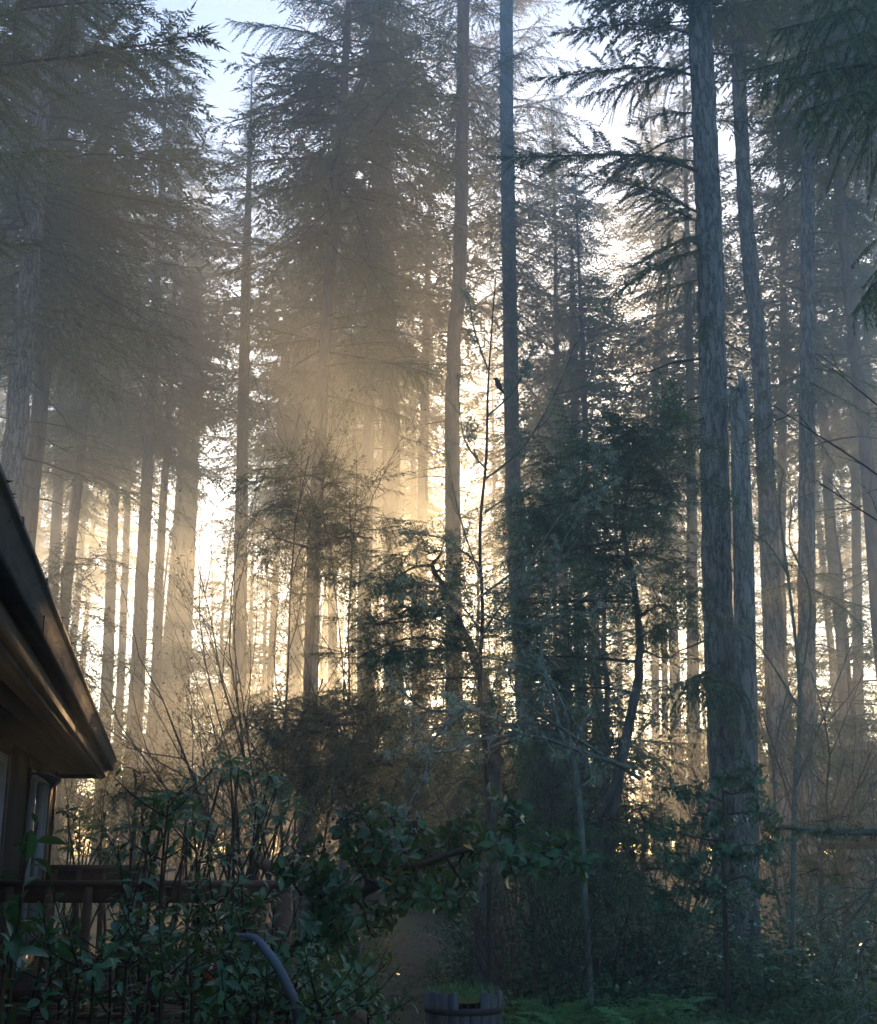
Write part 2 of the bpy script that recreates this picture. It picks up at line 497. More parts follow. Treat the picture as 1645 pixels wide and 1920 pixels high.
def smooth_path(pts, n=24):
    pts = np.asarray(pts, float); k = np.linspace(0, 1, len(pts)); t = np.linspace(0, 1, n)
    # catmull-rom
    out = []
    for x in t:
        f = x * (len(pts) - 1); i = min(int(f), len(pts) - 2); f -= i
        p0, p1, p2, p3 = pts[max(i - 1, 0)], pts[i], pts[i + 1], pts[min(i + 2, len(pts) - 1)]
        out.append(.5 * ((2 * p1) + (-p0 + p2) * f + (2 * p0 - 5 * p1 + 4 * p2 - p3) * f * f + (-p0 + 3 * p1 - 3 * p2 + p3) * f ** 3))
    return np.array(out)

def tufts(rng, mb, pos, n, size, m=0):
    """lichen: little bushes of thin curled scraps round each position"""
    pos = np.asarray(pos)
    if len(pos) == 0:
        return
    n = int(n * 1.6); B = np.repeat(pos, n, 0); sz = np.repeat(size * rng.uniform(.4, 1.3, len(pos)), n)
    D = unit(rng.normal(0, 1, B.shape) - np.array([0, 0, .15]))
    mb.diamonds(B + D * (sz * .1)[:, None], D, rng.normal(0, 1, B.shape), sz * rng.uniform(.4, 1.1, len(B)), sz * .13, m, mid=.5)

def pts_on(rng, br, n, lv=(1, 9)):
    c = [b for b in br if lv[0] <= b[2] <= lv[1]]
    out = []
    for _ in range(n):
        P = c[int(rng.integers(len(c)))][0]; i = int(rng.integers(len(P) - 1)); out.append(P[i] + (P[i + 1] - P[i]) * rng.random())
    return np.array(out)

# leaf templates: along +X, face up +Z
def leaf_tpl(kind):
    mb = MB()
    if kind == 'oval':
        xs = [0, .22, .5, .8, 1]; ws = [.03, .19, .25, .17, 0]
    elif kind == 'curl':
        xs = [0, .2, .45, .75, 1]; ws = [.02, .13, .19, .14, 0]
    elif kind == 'long':
        xs = [0, .25, .55, .85, 1]; ws = [.02, .11, .16, .11, 0]
    elif kind == 'round':
        xs = [0, .25, .55, .85, 1]; ws = [.05, .26, .33, .24, .06]
    elif kind == 'holly':
        xs = [0, .14, .22, .38, .46, .62, .70, .86, 1]; ws = [.02, .24, .12, .31, .14, .30, .12, .17, 0]
    v = []
    for x, w in zip(xs, ws):
        zc = (-.62 if kind == 'curl' else -.22) * x * x + (.3 if kind == 'curl' else .05) * x
        v += [[x, w, zc + .32 * w], [x, 0, zc], [x, -w, zc + .32 * w]]
    f = []
    for i in range(len(xs) - 1):
        a = i * 3; f += [[a, a + 1, a + 4, a + 3], [a + 1, a + 2, a + 5, a + 4]]
    mb.add(v, f, 0)
    return mb

TPL = {k: leaf_tpl(k) for k in ('oval', 'long', 'round', 'holly', 'curl')}
def frond_tpl(rng, n=18):
    mb = MB(); u = np.linspace(0, 1, 8)
    P = np.stack([u * .86, .03 * np.sin(u * 3), .55 * u - .62 * u ** 2], 1)
    mb.tube(P, .006 * (1 - .8 * u), 3)
    t = .12 + .86 * np.repeat(np.arange(n) / n, 2); sd = np.tile([1, -1], n)
    B = np.stack([np.interp(t, u, P[:, i]) for i in range(3)], 1)
    D = np.stack([.35 + 0 * t, sd, -.25 + rng.normal(0, .12, 2 * n)], 1)
    mb.diamonds(B, D, np.array([0, 0, 1.0]) + rng.normal(0, .15, D.shape), .17 * (1 - t ** 2.2) + .02, .042, 0, mid=.3)
    return mb

def leaf_frames(rng, n, out, up=.6, droop=.2):
    """random frames for leaves pointing along out (n,3)"""
    X = unit(out + rng.normal(0, .35, (n, 3)) - np.array([0, 0, droop]))
    U = unit(np.array([0, 0, 1.0]) * up + rng.normal(0, .35, (n, 3)))
    return bases(X, U)

# ================================================================== ground
def ground_z(x, y):
    return .07 * np.sin(x * .31 + 1.3) * np.cos(y * .27) + .035 * np.sin(x * 1.1 + y * .8)
gx = np.linspace(-58, 58, 117); gy = np.linspace(-14, 99, 127)
GX, GY = np.meshgrid(gx, gy, indexing='ij')
gv = np.stack([GX, GY, ground_z(GX, GY) - .03], -1).reshape(-1, 3)
ii = (np.arange(116)[:, None] * 127 + np.arange(126)[None]).ravel()
mb = MB(); mb.add(gv, np.stack([ii, ii + 127, ii + 128, ii + 1], 1))
m, t, N, Lk, P, out = newmat('forest_floor')
tc = N.new('ShaderNodeTexCoord')
n1 = N.new('ShaderNodeTexNoise'); n1.inputs['Scale'].default_value = .9; n1.inputs['Detail'].default_value = 8; n1.inputs['Roughness'].default_value = .7
n2 = N.new('ShaderNodeTexNoise'); n2.inputs['Scale'].default_value = 28; n2.inputs['Detail'].default_value = 5
Lk.new(tc.outputs['Object'], n1.inputs[0]); Lk.new(tc.outputs['Object'], n2.inputs[0])
ra = ramp(N, [(.3, (.035, .022, .014)), (.7, (.11, .07, .045))]); Lk.new(n2.outputs['Fac'], ra.inputs[0])
rb = ramp(N, [(.35, (.05, .06, .012)), (.7, (.12, .13, .03))]); Lk.new(n2.outputs['Fac'], rb.inputs[0])
rc = ramp(N, [(.44, (0, 0, 0)), (.56, (1, 1, 1))]); Lk.new(n1.outputs['Fac'], rc.inputs[0])
mc = N.new('ShaderNodeMix'); mc.data_type = 'RGBA'
Lk.new(rc.outputs[0], mc.inputs['Factor']); Lk.new(ra.outputs[0], mc.inputs['A']); Lk.new(rb.outputs[0], mc.inputs['B'])
Lk.new(mc.outputs['Result'], P.inputs['Base Color']); P.inputs['Roughness'].default_value = .95
bp = N.new('ShaderNodeBump'); bp.inputs['Strength'].default_value = 1; bp.inputs['Distance'].default_value = .05
Lk.new(n2.outputs['Fac'], bp.inputs['Height']); Lk.new(bp.outputs[0], P.inputs['Normal'])
structure(mb.build('ground', m, smooth=True))['label'] = 'mossy forest floor with leaf litter'

pc = smooth_path([[at(q_, 1560, d_)[0], d_, 0] for q_, d_ in ((655, 8.2), (690, 10.5), (735, 13.5), (765, 17), (770, 22))], 30)
mb = MB(); v = []
for i_, p_ in enumerate(pc):
    for k_ in range(5):
        x_ = p_[0] + (k_ - 2) * .24 * (1 + .12 * math.sin(i_ * 1.3 + k_)); v.append([x_, p_[1], float(ground_z(x_, p_[1])) - .022])
mb.add(v, [[a_ * 5 + b_, a_ * 5 + b_ + 1, a_ * 5 + b_ + 6, a_ * 5 + b_ + 5] for a_ in range(29) for b_ in range(4)])
structure(mb.build('path', plainmat('trodden_earth', (.10, .065, .04), (.22, .15, .09), scale=9, rough=1, spec=.1, bump=.8), smooth=True))['label'] = 'small trodden earth path beside the barrel'

# ================================================================== house
EV = unit(np.array([-.2312, 1, 0])); NV = np.array([EV[1], -EV[0], 0]); ZV = np.array([0, 0, 1.0])
HM = np.stack([EV, NV, ZV], 1); HB = np.array([-1.064, 0, 0.0])
M_SIDING = plainmat('grooved_siding', (.018, .017, .018), (.032, .03, .031), scale=30, rough=.8, spec=.2, stretch=(1, 1, .05), bump=.3)
N = M_SIDING.node_tree.nodes; Lk = M_SIDING.node_tree.links
wv = N.new('ShaderNodeTexWave'); wv.wave_type = 'BANDS'; wv.bands_direction = 'X'; wv.inputs['Scale'].default_value = 7.0
mpn = N.new('ShaderNodeMapping'); tcn = N.new('ShaderNodeTexCoord')
mpn.inputs['Rotation'].default_value = (0, 0, -math.atan2(EV[1], EV[0]))
Lk.new(tcn.outputs['Object'], mpn.inputs[0]); Lk.new(mpn.outputs[0], wv.inputs[0])
rw = ramp(N, [(0.0, (0, 0, 0)), (.18, (1, 1, 1))]); Lk.new(wv.outputs['Fac'], rw.inputs[0])
b2 = N.new('ShaderNodeBump'); b2.inputs['Strength'].default_value = 1; b2.inputs['Distance'].default_value = .015
Lk.new(rw.outputs[0], b2.inputs['Height']); Lk.new(b2.outputs[0], N['Principled BSDF'].inputs['Normal'])
M_GUTTER = plainmat('weathered_gutter_metal', (.03, .036, .044), (.08, .094, .11), scale=5, rough=.65, spec=.15, stretch=(1, 1, 3))
M_FASCIA = plainmat('dark_fascia_board', (.05, .05, .05), (.09, .09, .09), scale=12, rough=.7)
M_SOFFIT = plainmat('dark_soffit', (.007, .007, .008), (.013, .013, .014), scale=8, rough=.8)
M_ROOF = plainmat('roof_shingle', (.04, .038, .035), (.09, .085, .08), scale=14, rough=.95, bump=.5)
M_VINYL = plainmat('grey_window_vinyl', (.20, .22, .25), (.27, .29, .32), scale=3, rough=.45)
M_CASING = plainmat('brown_casing', (.055, .045, .04), (.08, .065, .055), scale=14, rough=.7)
M_REDWOOD = plainmat('stained_deck_wood', (.10, .045, .03), (.17, .08, .05), scale=10, rough=.7, stretch=(.2, 1, 1), bump=.2)
M_DEBRIS = plainmat('needle_debris', (.012, .01, .008), (.04, .03, .02), scale=20, rough=1)
M_GLASS, t, N, Lk, P, out = newmat('window_glass')
fr = N.new('ShaderNodeFresnel'); fr.inputs[0].default_value = 1.5
tr_ = N.new('ShaderNodeBsdfTransparent'); tr_.inputs[0].default_value = (.85, .88, .88, 1)
gl = N.new('ShaderNodeBsdfGlossy'); gl.inputs['Roughness'].default_value = .02
mxs = N.new('ShaderNodeMixShader')
Lk.new(fr.outputs[0], mxs.inputs[0]); Lk.new(tr_.outputs[0], mxs.inputs[1]); Lk.new(gl.outputs[0], mxs.inputs[2]); Lk.new(mxs.outputs[0], out.inputs['Surface'])

HDZ = -.035
house = thing('house', 'dark brown house wall with gutter and roof eave overhead at left edge', 'house', HB)
SE = 15.24; SC = 14.68; T_G = .664
def hb(name, boxes, mat, parent=house, **k):
    mb = MB()
    for lo, hi in boxes:
        mb.box(lo, hi, 0, HM)
    return mb.build(name, mat, parent, **k)
w1 = (5.2, 9.50); w2 = (11.40, 13.70); zs, zh = .45, 2.20
hb('wall', [((-7, -.15, -.1), (w1[0], 0, 2.62)), ((w1[0], -.15, zh), (w1[1], 0, 2.62)), ((w1[0], -.15, -.1), (w1[1], 0, zs)),
            ((w1[1], -.15, -.1), (w2[0], 0, 2.62)), ((w2[0], -.15, zh), (w2[1], 0, 2.62)), ((w2[0], -.15, -.1), (w2[1], 0, zs)),
            ((w2[1], -.15, -.1), (SC, 0, 2.62))], M_SIDING)
hb('end_wall', [((SC - .15, -6.5, -.1), (SC, -.152, 3.2)), ((-7, -6.5, -.1), (-6.85, -.152, 3.2)), ((-7, -6.65, -.1), (SC, -6.5, 4.2))], M_SIDING)
hb('corner_board', [((SC - .10, .002, -.05), (SC + .022, .024, 2.5)), ((SC + .002, -.10, -.05), (SC + .022, .001, 2.5))], M_CASING)
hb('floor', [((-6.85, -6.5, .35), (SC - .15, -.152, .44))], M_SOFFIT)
for a, b, inner in ((w1[0], w1[1], 7.4), (w2[0], w2[1], 12.55)):
    f = hb('window', [((a - .06, .003, zh), (b + .06, .03, zh + .09)), ((b, .003, zs - .1), (b + .07, .03, zh)), ((a - .07, .003, zs - .1), (a, .03, zh))], M_CASING)
    hb('frame', [((a, -.12, zs), (a + .06, .012, zh)), ((b - .06, -.12, zs), (b, .012, zh)), ((a + .06, -.12, zh - .06), (b - .06, .012, zh)), ((a + .06, -.12, zs), (b - .06, .012, zs + .07)),
                 ((b - .20, -.10, zs + .07), (b - .13, -.02, zh - .06)), ((inner - .04, -.10, zs + .07), (inner + .04, -.02, zh - .06))], M_VINYL, f)
    hb('pane', [((a + .06, -.075, zs + .07), (inner - .04, -.068, zh - .06))], M_GLASS, f)
    hb('pane', [((inner + .04, -.095, zs + .07), (b - .06, -.088, zh - .06))], M_GLASS, f)
# roof
mb = MB(); th = .11
sl_r = .22
for (ta, tb) in ((.52, -6.9),):
    v = []
    for s_ in (-7.6, SE - .02):
        for tt in (ta, tb):
            z_ = 2.44 + (ta - tt) * sl_r
            v += [[s_, tt, z_], [s_, tt, z_ + th]]
    v = np.array(v) @ HM.T
    mb.add(v, [[0, 1, 3, 2], [4, 6, 7, 5], [0, 4, 5, 1], [2, 3, 7, 6], [0, 2, 6, 4], [1, 5, 7, 3]])
roof = mb.build('roof', M_ROOF, house)
roof.location.z = HDZ
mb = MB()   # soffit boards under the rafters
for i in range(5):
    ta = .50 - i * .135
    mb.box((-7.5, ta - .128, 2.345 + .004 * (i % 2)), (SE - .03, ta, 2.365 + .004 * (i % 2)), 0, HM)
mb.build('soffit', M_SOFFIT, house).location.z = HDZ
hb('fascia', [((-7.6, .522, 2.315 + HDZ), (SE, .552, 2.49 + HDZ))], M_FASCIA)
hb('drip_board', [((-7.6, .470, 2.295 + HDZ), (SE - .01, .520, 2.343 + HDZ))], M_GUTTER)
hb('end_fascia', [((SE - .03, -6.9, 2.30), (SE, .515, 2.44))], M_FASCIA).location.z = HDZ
prof = np.array([[.553, 2.392], [.618, 2.388], [.630, 2.396], [.630, 2.452], [.648, 2.472], [.652, 2.486], [T_G, 2.488], [T_G, 2.505], [T_G - .014, 2.505], [T_G - .016, 2.495], [.640, 2.48], [.618, 2.455], [.618, 2.402], [.556, 2.402]])
ss = np.linspace(-7.6, SE + .01, 40)
v = np.array([[s_, p[0], p[1]] for s_ in ss for p in prof]) @ HM.T
k = len(prof); i = np.arange(len(ss) - 1)[:, None] * k; j = np.arange(k)[None]; j2 = (j + 1) % k
mb = MB(); mb.add(v, np.stack([i + j, i + j2, i + k + j2, i + k + j], -1).reshape(-1, 4))
mb.add(v[-k:], [list(range(k))])
gut = mb.build('gutter', M_GUTTER, house)
gut.location.z = HDZ
rng = np.random.default_rng(3)
mb = MB(); n = 420
s_ = rng.uniform(2.4, SE, n); zz = rng.uniform(2.40, 2.50, n)
tt = np.interp(zz, [2.39, 2.452, 2.472, 2.488, 2.505], [.630, .630, .648, .655, T_G]) + .003
Pq = np.stack([s_, tt, zz], 1) @ HM.T
Dq = np.stack([rng.normal(0, .5, n), .3 + 0 * s_, -np.abs(rng.normal(.7, .4, n))], 1) @ HM.T
mb.diamonds(Pq, Dq, np.tile(NV, (n, 1)), rng.uniform(.008, .03, n), rng.uniform(.003, .006, n))
n = 500
Pq = np.stack([rng.uniform(2, SE, n), T_G - rng.uniform(0, .05, n), 2.50 + 0 * rng.random(n)], 1) @ HM.T
mb.diamonds(Pq, rng.normal(0, 1, (n, 3)) * [1, 1, .5] + [0, 0, .25], rng.normal(0, 1, (n, 3)), rng.uniform(.015, .05, n), .007)
mb.build('debris', M_DEBRIS, gut, kind='stuff')
for q in np.arange(2.3, SE, .85):   # gutter straps
    hb('strap', [((q, .56, 2.508 + HDZ), (q + .025, T_G + .002, 2.512 + HDZ)), ((q, T_G + .0005, 2.49 + HDZ), (q + .025, T_G + .003, 2.512 + HDZ))], M_FASCIA, gut)
for q in (4.4, 8.9, 13.2):         # seams
    hb('seam', [((q, .6305, 2.388 + HDZ), (q + .03, .634, 2.45 + HDZ))], M_GUTTER, gut)
for o_ in gut.children:
    o_.location.z -= 0 if o_.name.startswith('debris') else HDZ
mb = MB()                          # shingle courses showing over the eave
for i in range(46):
    mb.box((-7.5 + i * .495, .10, 2.538 + .003 * (i % 3)), (-7.5 + i * .495 + .47, .565, 2.552 + .003 * (i % 3)), 0, HM)
mb.build('shingle_course', M_ROOF, roof, kind='stuff')
mb = MB(); n = 260                 # moss clumps along the shingle edge
q = np.stack([rng.uniform(1.5, SE, n), rng.uniform(.52, .58, n), np.full(n, 2.553)], 1) @ HM.T
for _ in range(1):
    B_ = np.repeat(q, 9, 0) + rng.normal(0, .012, (n * 9, 3))
    mb.diamonds(B_, rng.normal(0, .7, B_.shape) + [0, 0, .6], rng.normal(0, 1, B_.shape), rng.uniform(.012, .035, len(B_)), .008)
mb.build('moss', M_DEBRIS, roof, kind='stuff')
# little floodlight on the wall
lp = at(72, 1462, 11.0) - HB
fl = thing('floodlight', 'small dark floodlight on the house wall beside the narrow window', 'floodlight', HB + lp)
mb = MB(); u = np.array([[0, 0, .05], [.03, .01, .045], [.07, .015, .03], [.12, .02, .0], [.16, .02, -.025], [.165, .02, -.03]])
mb.tube(u, [.022, .03, .034, .045, .052, .05], 10, cap=True)
mb.build('lamp_head', plainmat('lamp_metal', (.03, .03, .03), (.08, .08, .085), rough=.35, spec=.5), fl, smooth=True)
mb = MB(); mb.tube([[-.12, 0, .06], [-.04, 0, .055], [.02, .005, .05]], .012, 6); mb.build('arm', M_FASCIA, fl)

# ---------------------------------------------------------------- deck
RZ = 1.32
def box_thing(parent, base, name, lo, hi, mat, label=None):
    mb = MB(); mb.box(np.array(lo) - base, np.array(hi) - base); return mb.build(name, mat, parent, label=label)
db = np.array([-1.08, 9.0, 0])
rail = thing('deck_railing', 'red-brown wooden deck railing behind the laurel bush', 'railing', db)
box_thing(rail, db, 'top_rail', (-3.10, 8.93, RZ - .04), (-1.02, 9.07, RZ), M_REDWOOD)
box_thing(rail, db, 'rail_board', (-3.10, 8.985, RZ - .15), (-1.13, 9.015, RZ - .043), M_REDWOOD)
box_thing(rail, db, 'bottom_rail', (-3.10, 8.985, .52), (-1.13, 9.015, .60), M_REDWOOD)
for px in (60, 130, 200, 265, 330, 400, 475, 510):
    x = (px - 822) / 2300 * 9.05
    box_thing(rail, db, 'baluster', (x - .028, 8.945, .46), (x + .028, 8.982, RZ - .043), M_REDWOOD)
box_thing(rail, db, 'post', (-1.126, 8.95, 0), (-1.03, 9.05, RZ - .043), M_REDWOOD)
d2 = np.array([-2.9, 13.2, 0])
rail2 = thing('deck_railing', 'dark wooden railing on the far side of the deck', 'railing', d2)
box_thing(rail2, d2, 'top_rail', (-4.05, 13.13, RZ - .045), (-3.10, 13.27, RZ), M_REDWOOD)
box_thing(rail2, d2, 'rail_board', (-4.05, 13.18, RZ - .16), (-3.10, 13.21, RZ - .048), M_REDWOOD)
for x in (-3.95, -3.7, -3.45, -3.2):
    box_thing(rail2, d2, 'baluster', (x - .025, 13.14, .46), (x + .025, 13.178, RZ - .048), M_REDWOOD)
box_thing(rail2, d2, 'post', (-3.098, 13.14, 0), (-3.0, 13.24, RZ - .01), M_REDWOOD)
d3 = np.array([-1.55, 11.0, 0])
st = thing('stair_handrail', 'dark sloping stair handrail beyond the deck railing', 'handrail', d3)
mb = MB(); p0 = at(478, 1612, 11.2) - d3; p1 = at(552, 1650, 10.8) - d3
mb.tube([p0, (p0 + p1) / 2, p1], .055, 4, cap=True); mb.build('handrail', M_REDWOOD, st)
box_thing(st, d3, 'post', (p0[0] + d3[0] - .04, 11.16, 0), (p0[0] + d3[0] + .04, 11.24, p0[2]), M_REDWOOD)
dk = np.array([-2.4, 11.2, 0])
deck = thing('deck', 'low wooden deck floor beside the house', 'deck', dk)
for i in range(30):
    y = 9.06 + i * .144
    wx = -1.064 - .2312 * y + .04
    box_thing(deck, dk, 'plank', (wx, y, .40), (-1.14, y + .138, .43), M_REDWOOD)
box_thing(deck, dk, 'skirt', (-3.05, 9.02, .10), (-1.14, 9.055, .398), M_REDWOOD)
# red bag with a white tag
rb_ = at(388, 1750, 9.4); bag = thing('red_bag', 'small red bag with a white tag behind the railing', 'bag', (rb_[0], rb_[1], .43))
mb = MB(); zz = np.linspace(0, .26, 8) + .14
mb.tube(np.stack([0 * zz, 0 * zz, zz], 1), [.06, .09, .10, .105, .10, .085, .06, .02], 10, cap=True, ridge=.05, rng=rng)
mb.build('body', plainmat('red_cloth', (.35, .02, .03), (.5, .04, .05), rough=.7), bag, smooth=True)
mb = MB(); mb.box((-.06, -.122, .27), (.0, -.116, .32), 0, np.array(Matrix.Rotation(.25, 3, 'Y'))); mb.build('tag', plainmat('white_tag', (.7, .7, .68), (.8, .8, .78)), bag)
mb = MB(); mb.tube([[-.05, 0, .02], [-.05, 0, .15]], .02, 5); mb.tube([[.05, 0, .02], [.05, 0, .15]], .02, 5); mb.box((-.1, -.09, -.005), (.1, .09, .03)); mb.build('stand', M_FASCIA, bag)
# hose
hp = smooth_path([at(x, y, d) for x, y, d in ((455, 1758, 4.8), (480, 1762, 4.7), (505, 1790, 4.62), (525, 1820, 4.6), (540, 1850, 4.6), (552, 1880, 4.62), (560, 1960, 4.7), (560, 2250, 4.8))], 26)
hz = thing('garden_hose', 'pale blue-grey pipe arching out of the laurel leaves', 'hose', (hp[-1][0], hp[-1][1], 0))
mb = MB(); mb.tube(hp - np.array([hp[-1][0], hp[-1][1], 0]), .017, 10, cap=True); mb.build('pipe', plainmat('hose_plastic', (.07, .085, .12), (.13, .15, .20), rough=.6), hz, smooth=True)

# ---------------------------------------------------------------- barrel planter
bb = np.array([.20, 10.4, 0.0])
brl = thing('barrel_planter', 'weathered half barrel planter with a gap-toothed broken rim', 'planter', bb)
M_STAVE = plainmat('grey_stave_wood', (.035, .036, .042), (.13, .135, .155), scale=14, rough=.9, stretch=(1, 1, .1), bump=.6)
nst = 22
for i in range(nst):
    a0 = 2 * math.pi * i / nst + .01; a1 = 2 * math.pi * (i + 1) / nst - .015
    hgt = .43 + rng.uniform(-.015, .015)
    front = math.sin((a0 + a1) / 2)
    if front < -.2 and i in (16, 17):
        hgt = .33
    v = []
    for z, r in ((0, .255), (.2, .30), (hgt, .315)):
        for a in (a0, a1):
            for q in (r, r - .028):
                v.append([math.cos(a) * q, math.sin(a) * q, z])
    f = []
    for l in (0, 4):
        f += [[l, l + 2, l + 6, l + 4], [l + 1, l + 5, l + 7, l + 3], [l, l + 4, l + 5, l + 1], [l + 2, l + 3, l + 7, l + 6]]
    f += [[8, 10, 11, 9], [0, 1, 3, 2]]
    mb = MB(); mb.add(v, f); mb.build('stave', M_STAVE, brl)
M_HOOP = plainmat('rusted_hoop', (.012, .01, .01), (.035, .028, .025), rough=.7, spec=.3)
for z, r in ((.10, .2825), (.28, .3095)):
    mb = MB(); a = np.linspace(0, 2 * math.pi, 33)
    for zz in (z,):
        pr = np.array([[r, z], [r + .004, z], [r + .008, z + .045], [r + .004, z + .045]])
        v = np.array([[math.cos(b) * p[0], math.sin(b) * p[0], p[1]] for b in a for p in pr])
        i = np.arange(32)[:, None] * 4; j = np.arange(4)[None]; j2 = (j + 1) % 4
        mb.add(v, np.stack([i + j, i + 4 + j, i + 4 + j2, i + j2], -1).reshape(-1, 4))
    mb.build('hoop', M_HOOP, brl)
mb = MB(); a = np.linspace(0, 2 * math.pi, 24, endpoint=False)
v = [[math.cos(b) * .285, math.sin(b) * .285, .37] for b in a] + [[0, 0, .43]]
mb.add(v, [[i, (i + 1) % 24, 24] for i in range(24)]); mb.build('soil', M_MOSSY, brl, smooth=True)
mb = MB(); n = 160; aa = rng.uniform(0, 6.28, n); r_ = .30 * np.sqrt(rng.random(n))
mb.diamonds(np.stack([np.cos(aa) * r_, np.sin(aa) * r_, .41 + 0 * aa], 1), rng.normal(0, .6, (n, 3)) + [0, 0, .8], rng.normal(0, 1, (n, 3)), rng.uniform(.04, .12, n), rng.uniform(.012, .03, n))
mb.build('weeds', M_COVER, brl, kind='stuff')

# log edging, stones
lg0 = at(640, 1790, 12.5); lg1 = at(735, 1846, 10.6); lg0[2] = .06; lg1[2] = .06
lg = thing('fallen_log', 'pale sunlit log edging the mossy path', 'log', (lg1[0], lg1[1], 0))
mb = MB(); pp = smooth_path([lg0, (lg0 + lg1) / 2 + [.05, 0, .02], lg1], 10) - np.array([lg1[0], lg1[1], 0]); mb.tube(pp, [.07, .075, .08, .08, .078, .08, .075, .07, .072, .06], 9, cap=True, ridge=.06, rng=rng)
mb.build('trunk', plainmat('weathered_log', (.16, .11, .07), (.34, .25, .16), scale=18, rough=.9, bump=.6), lg, smooth=True)
M_STONE = plainmat('stone', (.14, .13, .12), (.30, .28, .25), scale=9, rough=.9, bump=.5)
for i, (px, py, d, r, lab) in enumerate(((768, 1870, 10.0, .08, 'tan stone on the moss beside the barrel planter'), (748, 1898, 9.4, .07, 'grey stone at the bottom edge left of the barrel'),
                                          (985, 1862, 10.4, .06, 'small pale stone half hidden right of the barrel'))):
    p = at(px, py, d); mb = MB(); z = np.linspace(-.7, .8, 6)
    mb.tube(np.stack([0 * z, 0 * z, z * r * .7], 1), r * np.sqrt(np.maximum(1.02 - z ** 2 * 1.2, .08)) * [1, 1.1, 1.2, 1.1, 1, .8], 9, cap=True, ridge=.1, rng=rng)
    o = mb.build('stone', M_STONE, None, smooth=True); o.location = (p[0], p[1], .03); tag(o, lab, 'stone')

# wooden frame at the right edge
wf = at(1600, 1600, 19.0); wb = np.array([wf[0], 19.0, 0])
fr_ = thing('wooden_frame', 'red-brown timber beam on posts at the right edge behind bare twigs', 'timber frame', wb)
zt = at(1600, 1572, 19)[2]; zb = at(1600, 1592, 19)[2]; xl = at(1545, 1580, 19)[0]
box_thing(fr_, wb, 'beam', (xl, 18.93, zb), (xl + 4, 19.07, zt), M_REDWOOD)
for x in (xl + .25, xl + 2.2, xl + 3.8):
    box_thing(fr_, wb, 'post', (x - .06, 18.95, 0), (x + .06, 19.05, zb - .003), M_REDWOOD)
mb = MB(); mb.tube([at(1600, 1612, 18.86) - wb, at(1578, 1636, 18.86) - wb, at(1555, 1662, 18.86) - wb], .06, 4, cap=True); mb.build('brace', M_REDWOOD, fr_)

# far stand: a few shared tree meshes, each tree its own object
def far_variant(seed, H, z0, Rm, pool=None, tr=.22):
    rng = np.random.default_rng(seed)
    z = np.linspace(-.3, H, 22); P = np.stack([np.cumsum(rng.normal(0, .03, 22)), np.cumsum(rng.normal(0, .03, 22)), z], 1)
    def spine(zz):
        return np.array([np.interp(zz, z, P[:, 0]), np.interp(zz, z, P[:, 1]), zz])
    mb = MB(); mb.tube(P, np.interp(z, [0, H], [tr, .02]), 9); tm = mb.mesh('trunk', M_BARKF, True)
    mb = make_crown(rng, spine, z0, H - .3, Rm, pool or POOLC, step=.55, per=(3, 5) if pool else (3, 6)); cm = mb.mesh('crown', [M_TWIG, M_NEEDLE])
    mb = MB(); dead_branches(rng, mb, spine, None, 4, z0 + 2, 26, 1.8); bm = mb.mesh('bare_branches', M_TWIG)
    return tm, cm, bm
FARDIM = ((36, 17, 4.4), (33, 14, 4.0), (38, 19, 4.8), (30, 12, 3.8), (34, 16, 5.0))
FAR = [far_variant(60 + i, H, z0, r) for i, (H, z0, r) in enumerate(FARDIM)]
FINEV = [far_variant(70 + i, H, z0, r, POOL) for i, (H, z0, r) in enumerate(((34, 16, 4.4), (30, 14, 4.0)))]
def shared_fine(k):
    return ((FINEV[0][1], 34, 16, 4.4), (FINEV[1][1], 30, 14, 4.0))[k]
def shared(k):
    k = k % 5
    return (FAR[k][1],) + FARDIM[k]

# ================================================================== tall firs
tA, bA, spA = fir('fir_tree', 'massive grey furrowed fir trunk beside the broken snag', [(1375, 1760), (1360, 1450), (1345, 1100), (1338, 740), (1330, 430), (1316, 120), (1312, 0)], 17.0, (60, 50), H=27, seed=1, mat=M_BARK, sides=40, ridge=.022, dead=14, deadz=(4, 13.5), share=shared(3), crown=(14.5, 26.5, 3.4, dict(step=.5)))
def Ab(x0, y0, x1, y1, d1, k, d0=17.0, parent=tA, base=bA, meshes=FINE_ME, L=3.0):
    place_branch(parent, base, meshes, k, L, at(x0, y0, d0), at(x1, y1, d1))
for i, a in enumerate([(1322, 400, 1085, 300, 16.6), (1318, 330, 938, 232, 16.2), (1322, 300, 1120, 300, 17.8), (1322, 420, 1150, 330, 16.0), (1322, 470, 1105, 535, 16.3), (1322, 440, 1180, 470, 16.0),
                       (1322, 520, 1190, 560, 17.4), (1312, 150, 1000, 95, 16.3), (1312, 60, 1040, 30, 16.6), (1312, 120, 1080, 190, 16.8), (1312, 0, 1100, -30, 16.0), (1312, 210, 1180, 215, 17.8),
                       (1312, -60, 1060, -40, 16.5), (1330, 230, 1480, 215, 16.8), (1330, 100, 1480, 130, 17.6), (1330, 20, 1500, -10, 17.5), (1335, 330, 1395, 290, 16.5), (1338, 560, 1310, 640, 16.6)]):
    Ab(*a, k=(0, 1, 0, 2, 1, 0, 2, 1, 0, 2, 1, 0, 1, 0, 2, 1, 0, 2)[i])
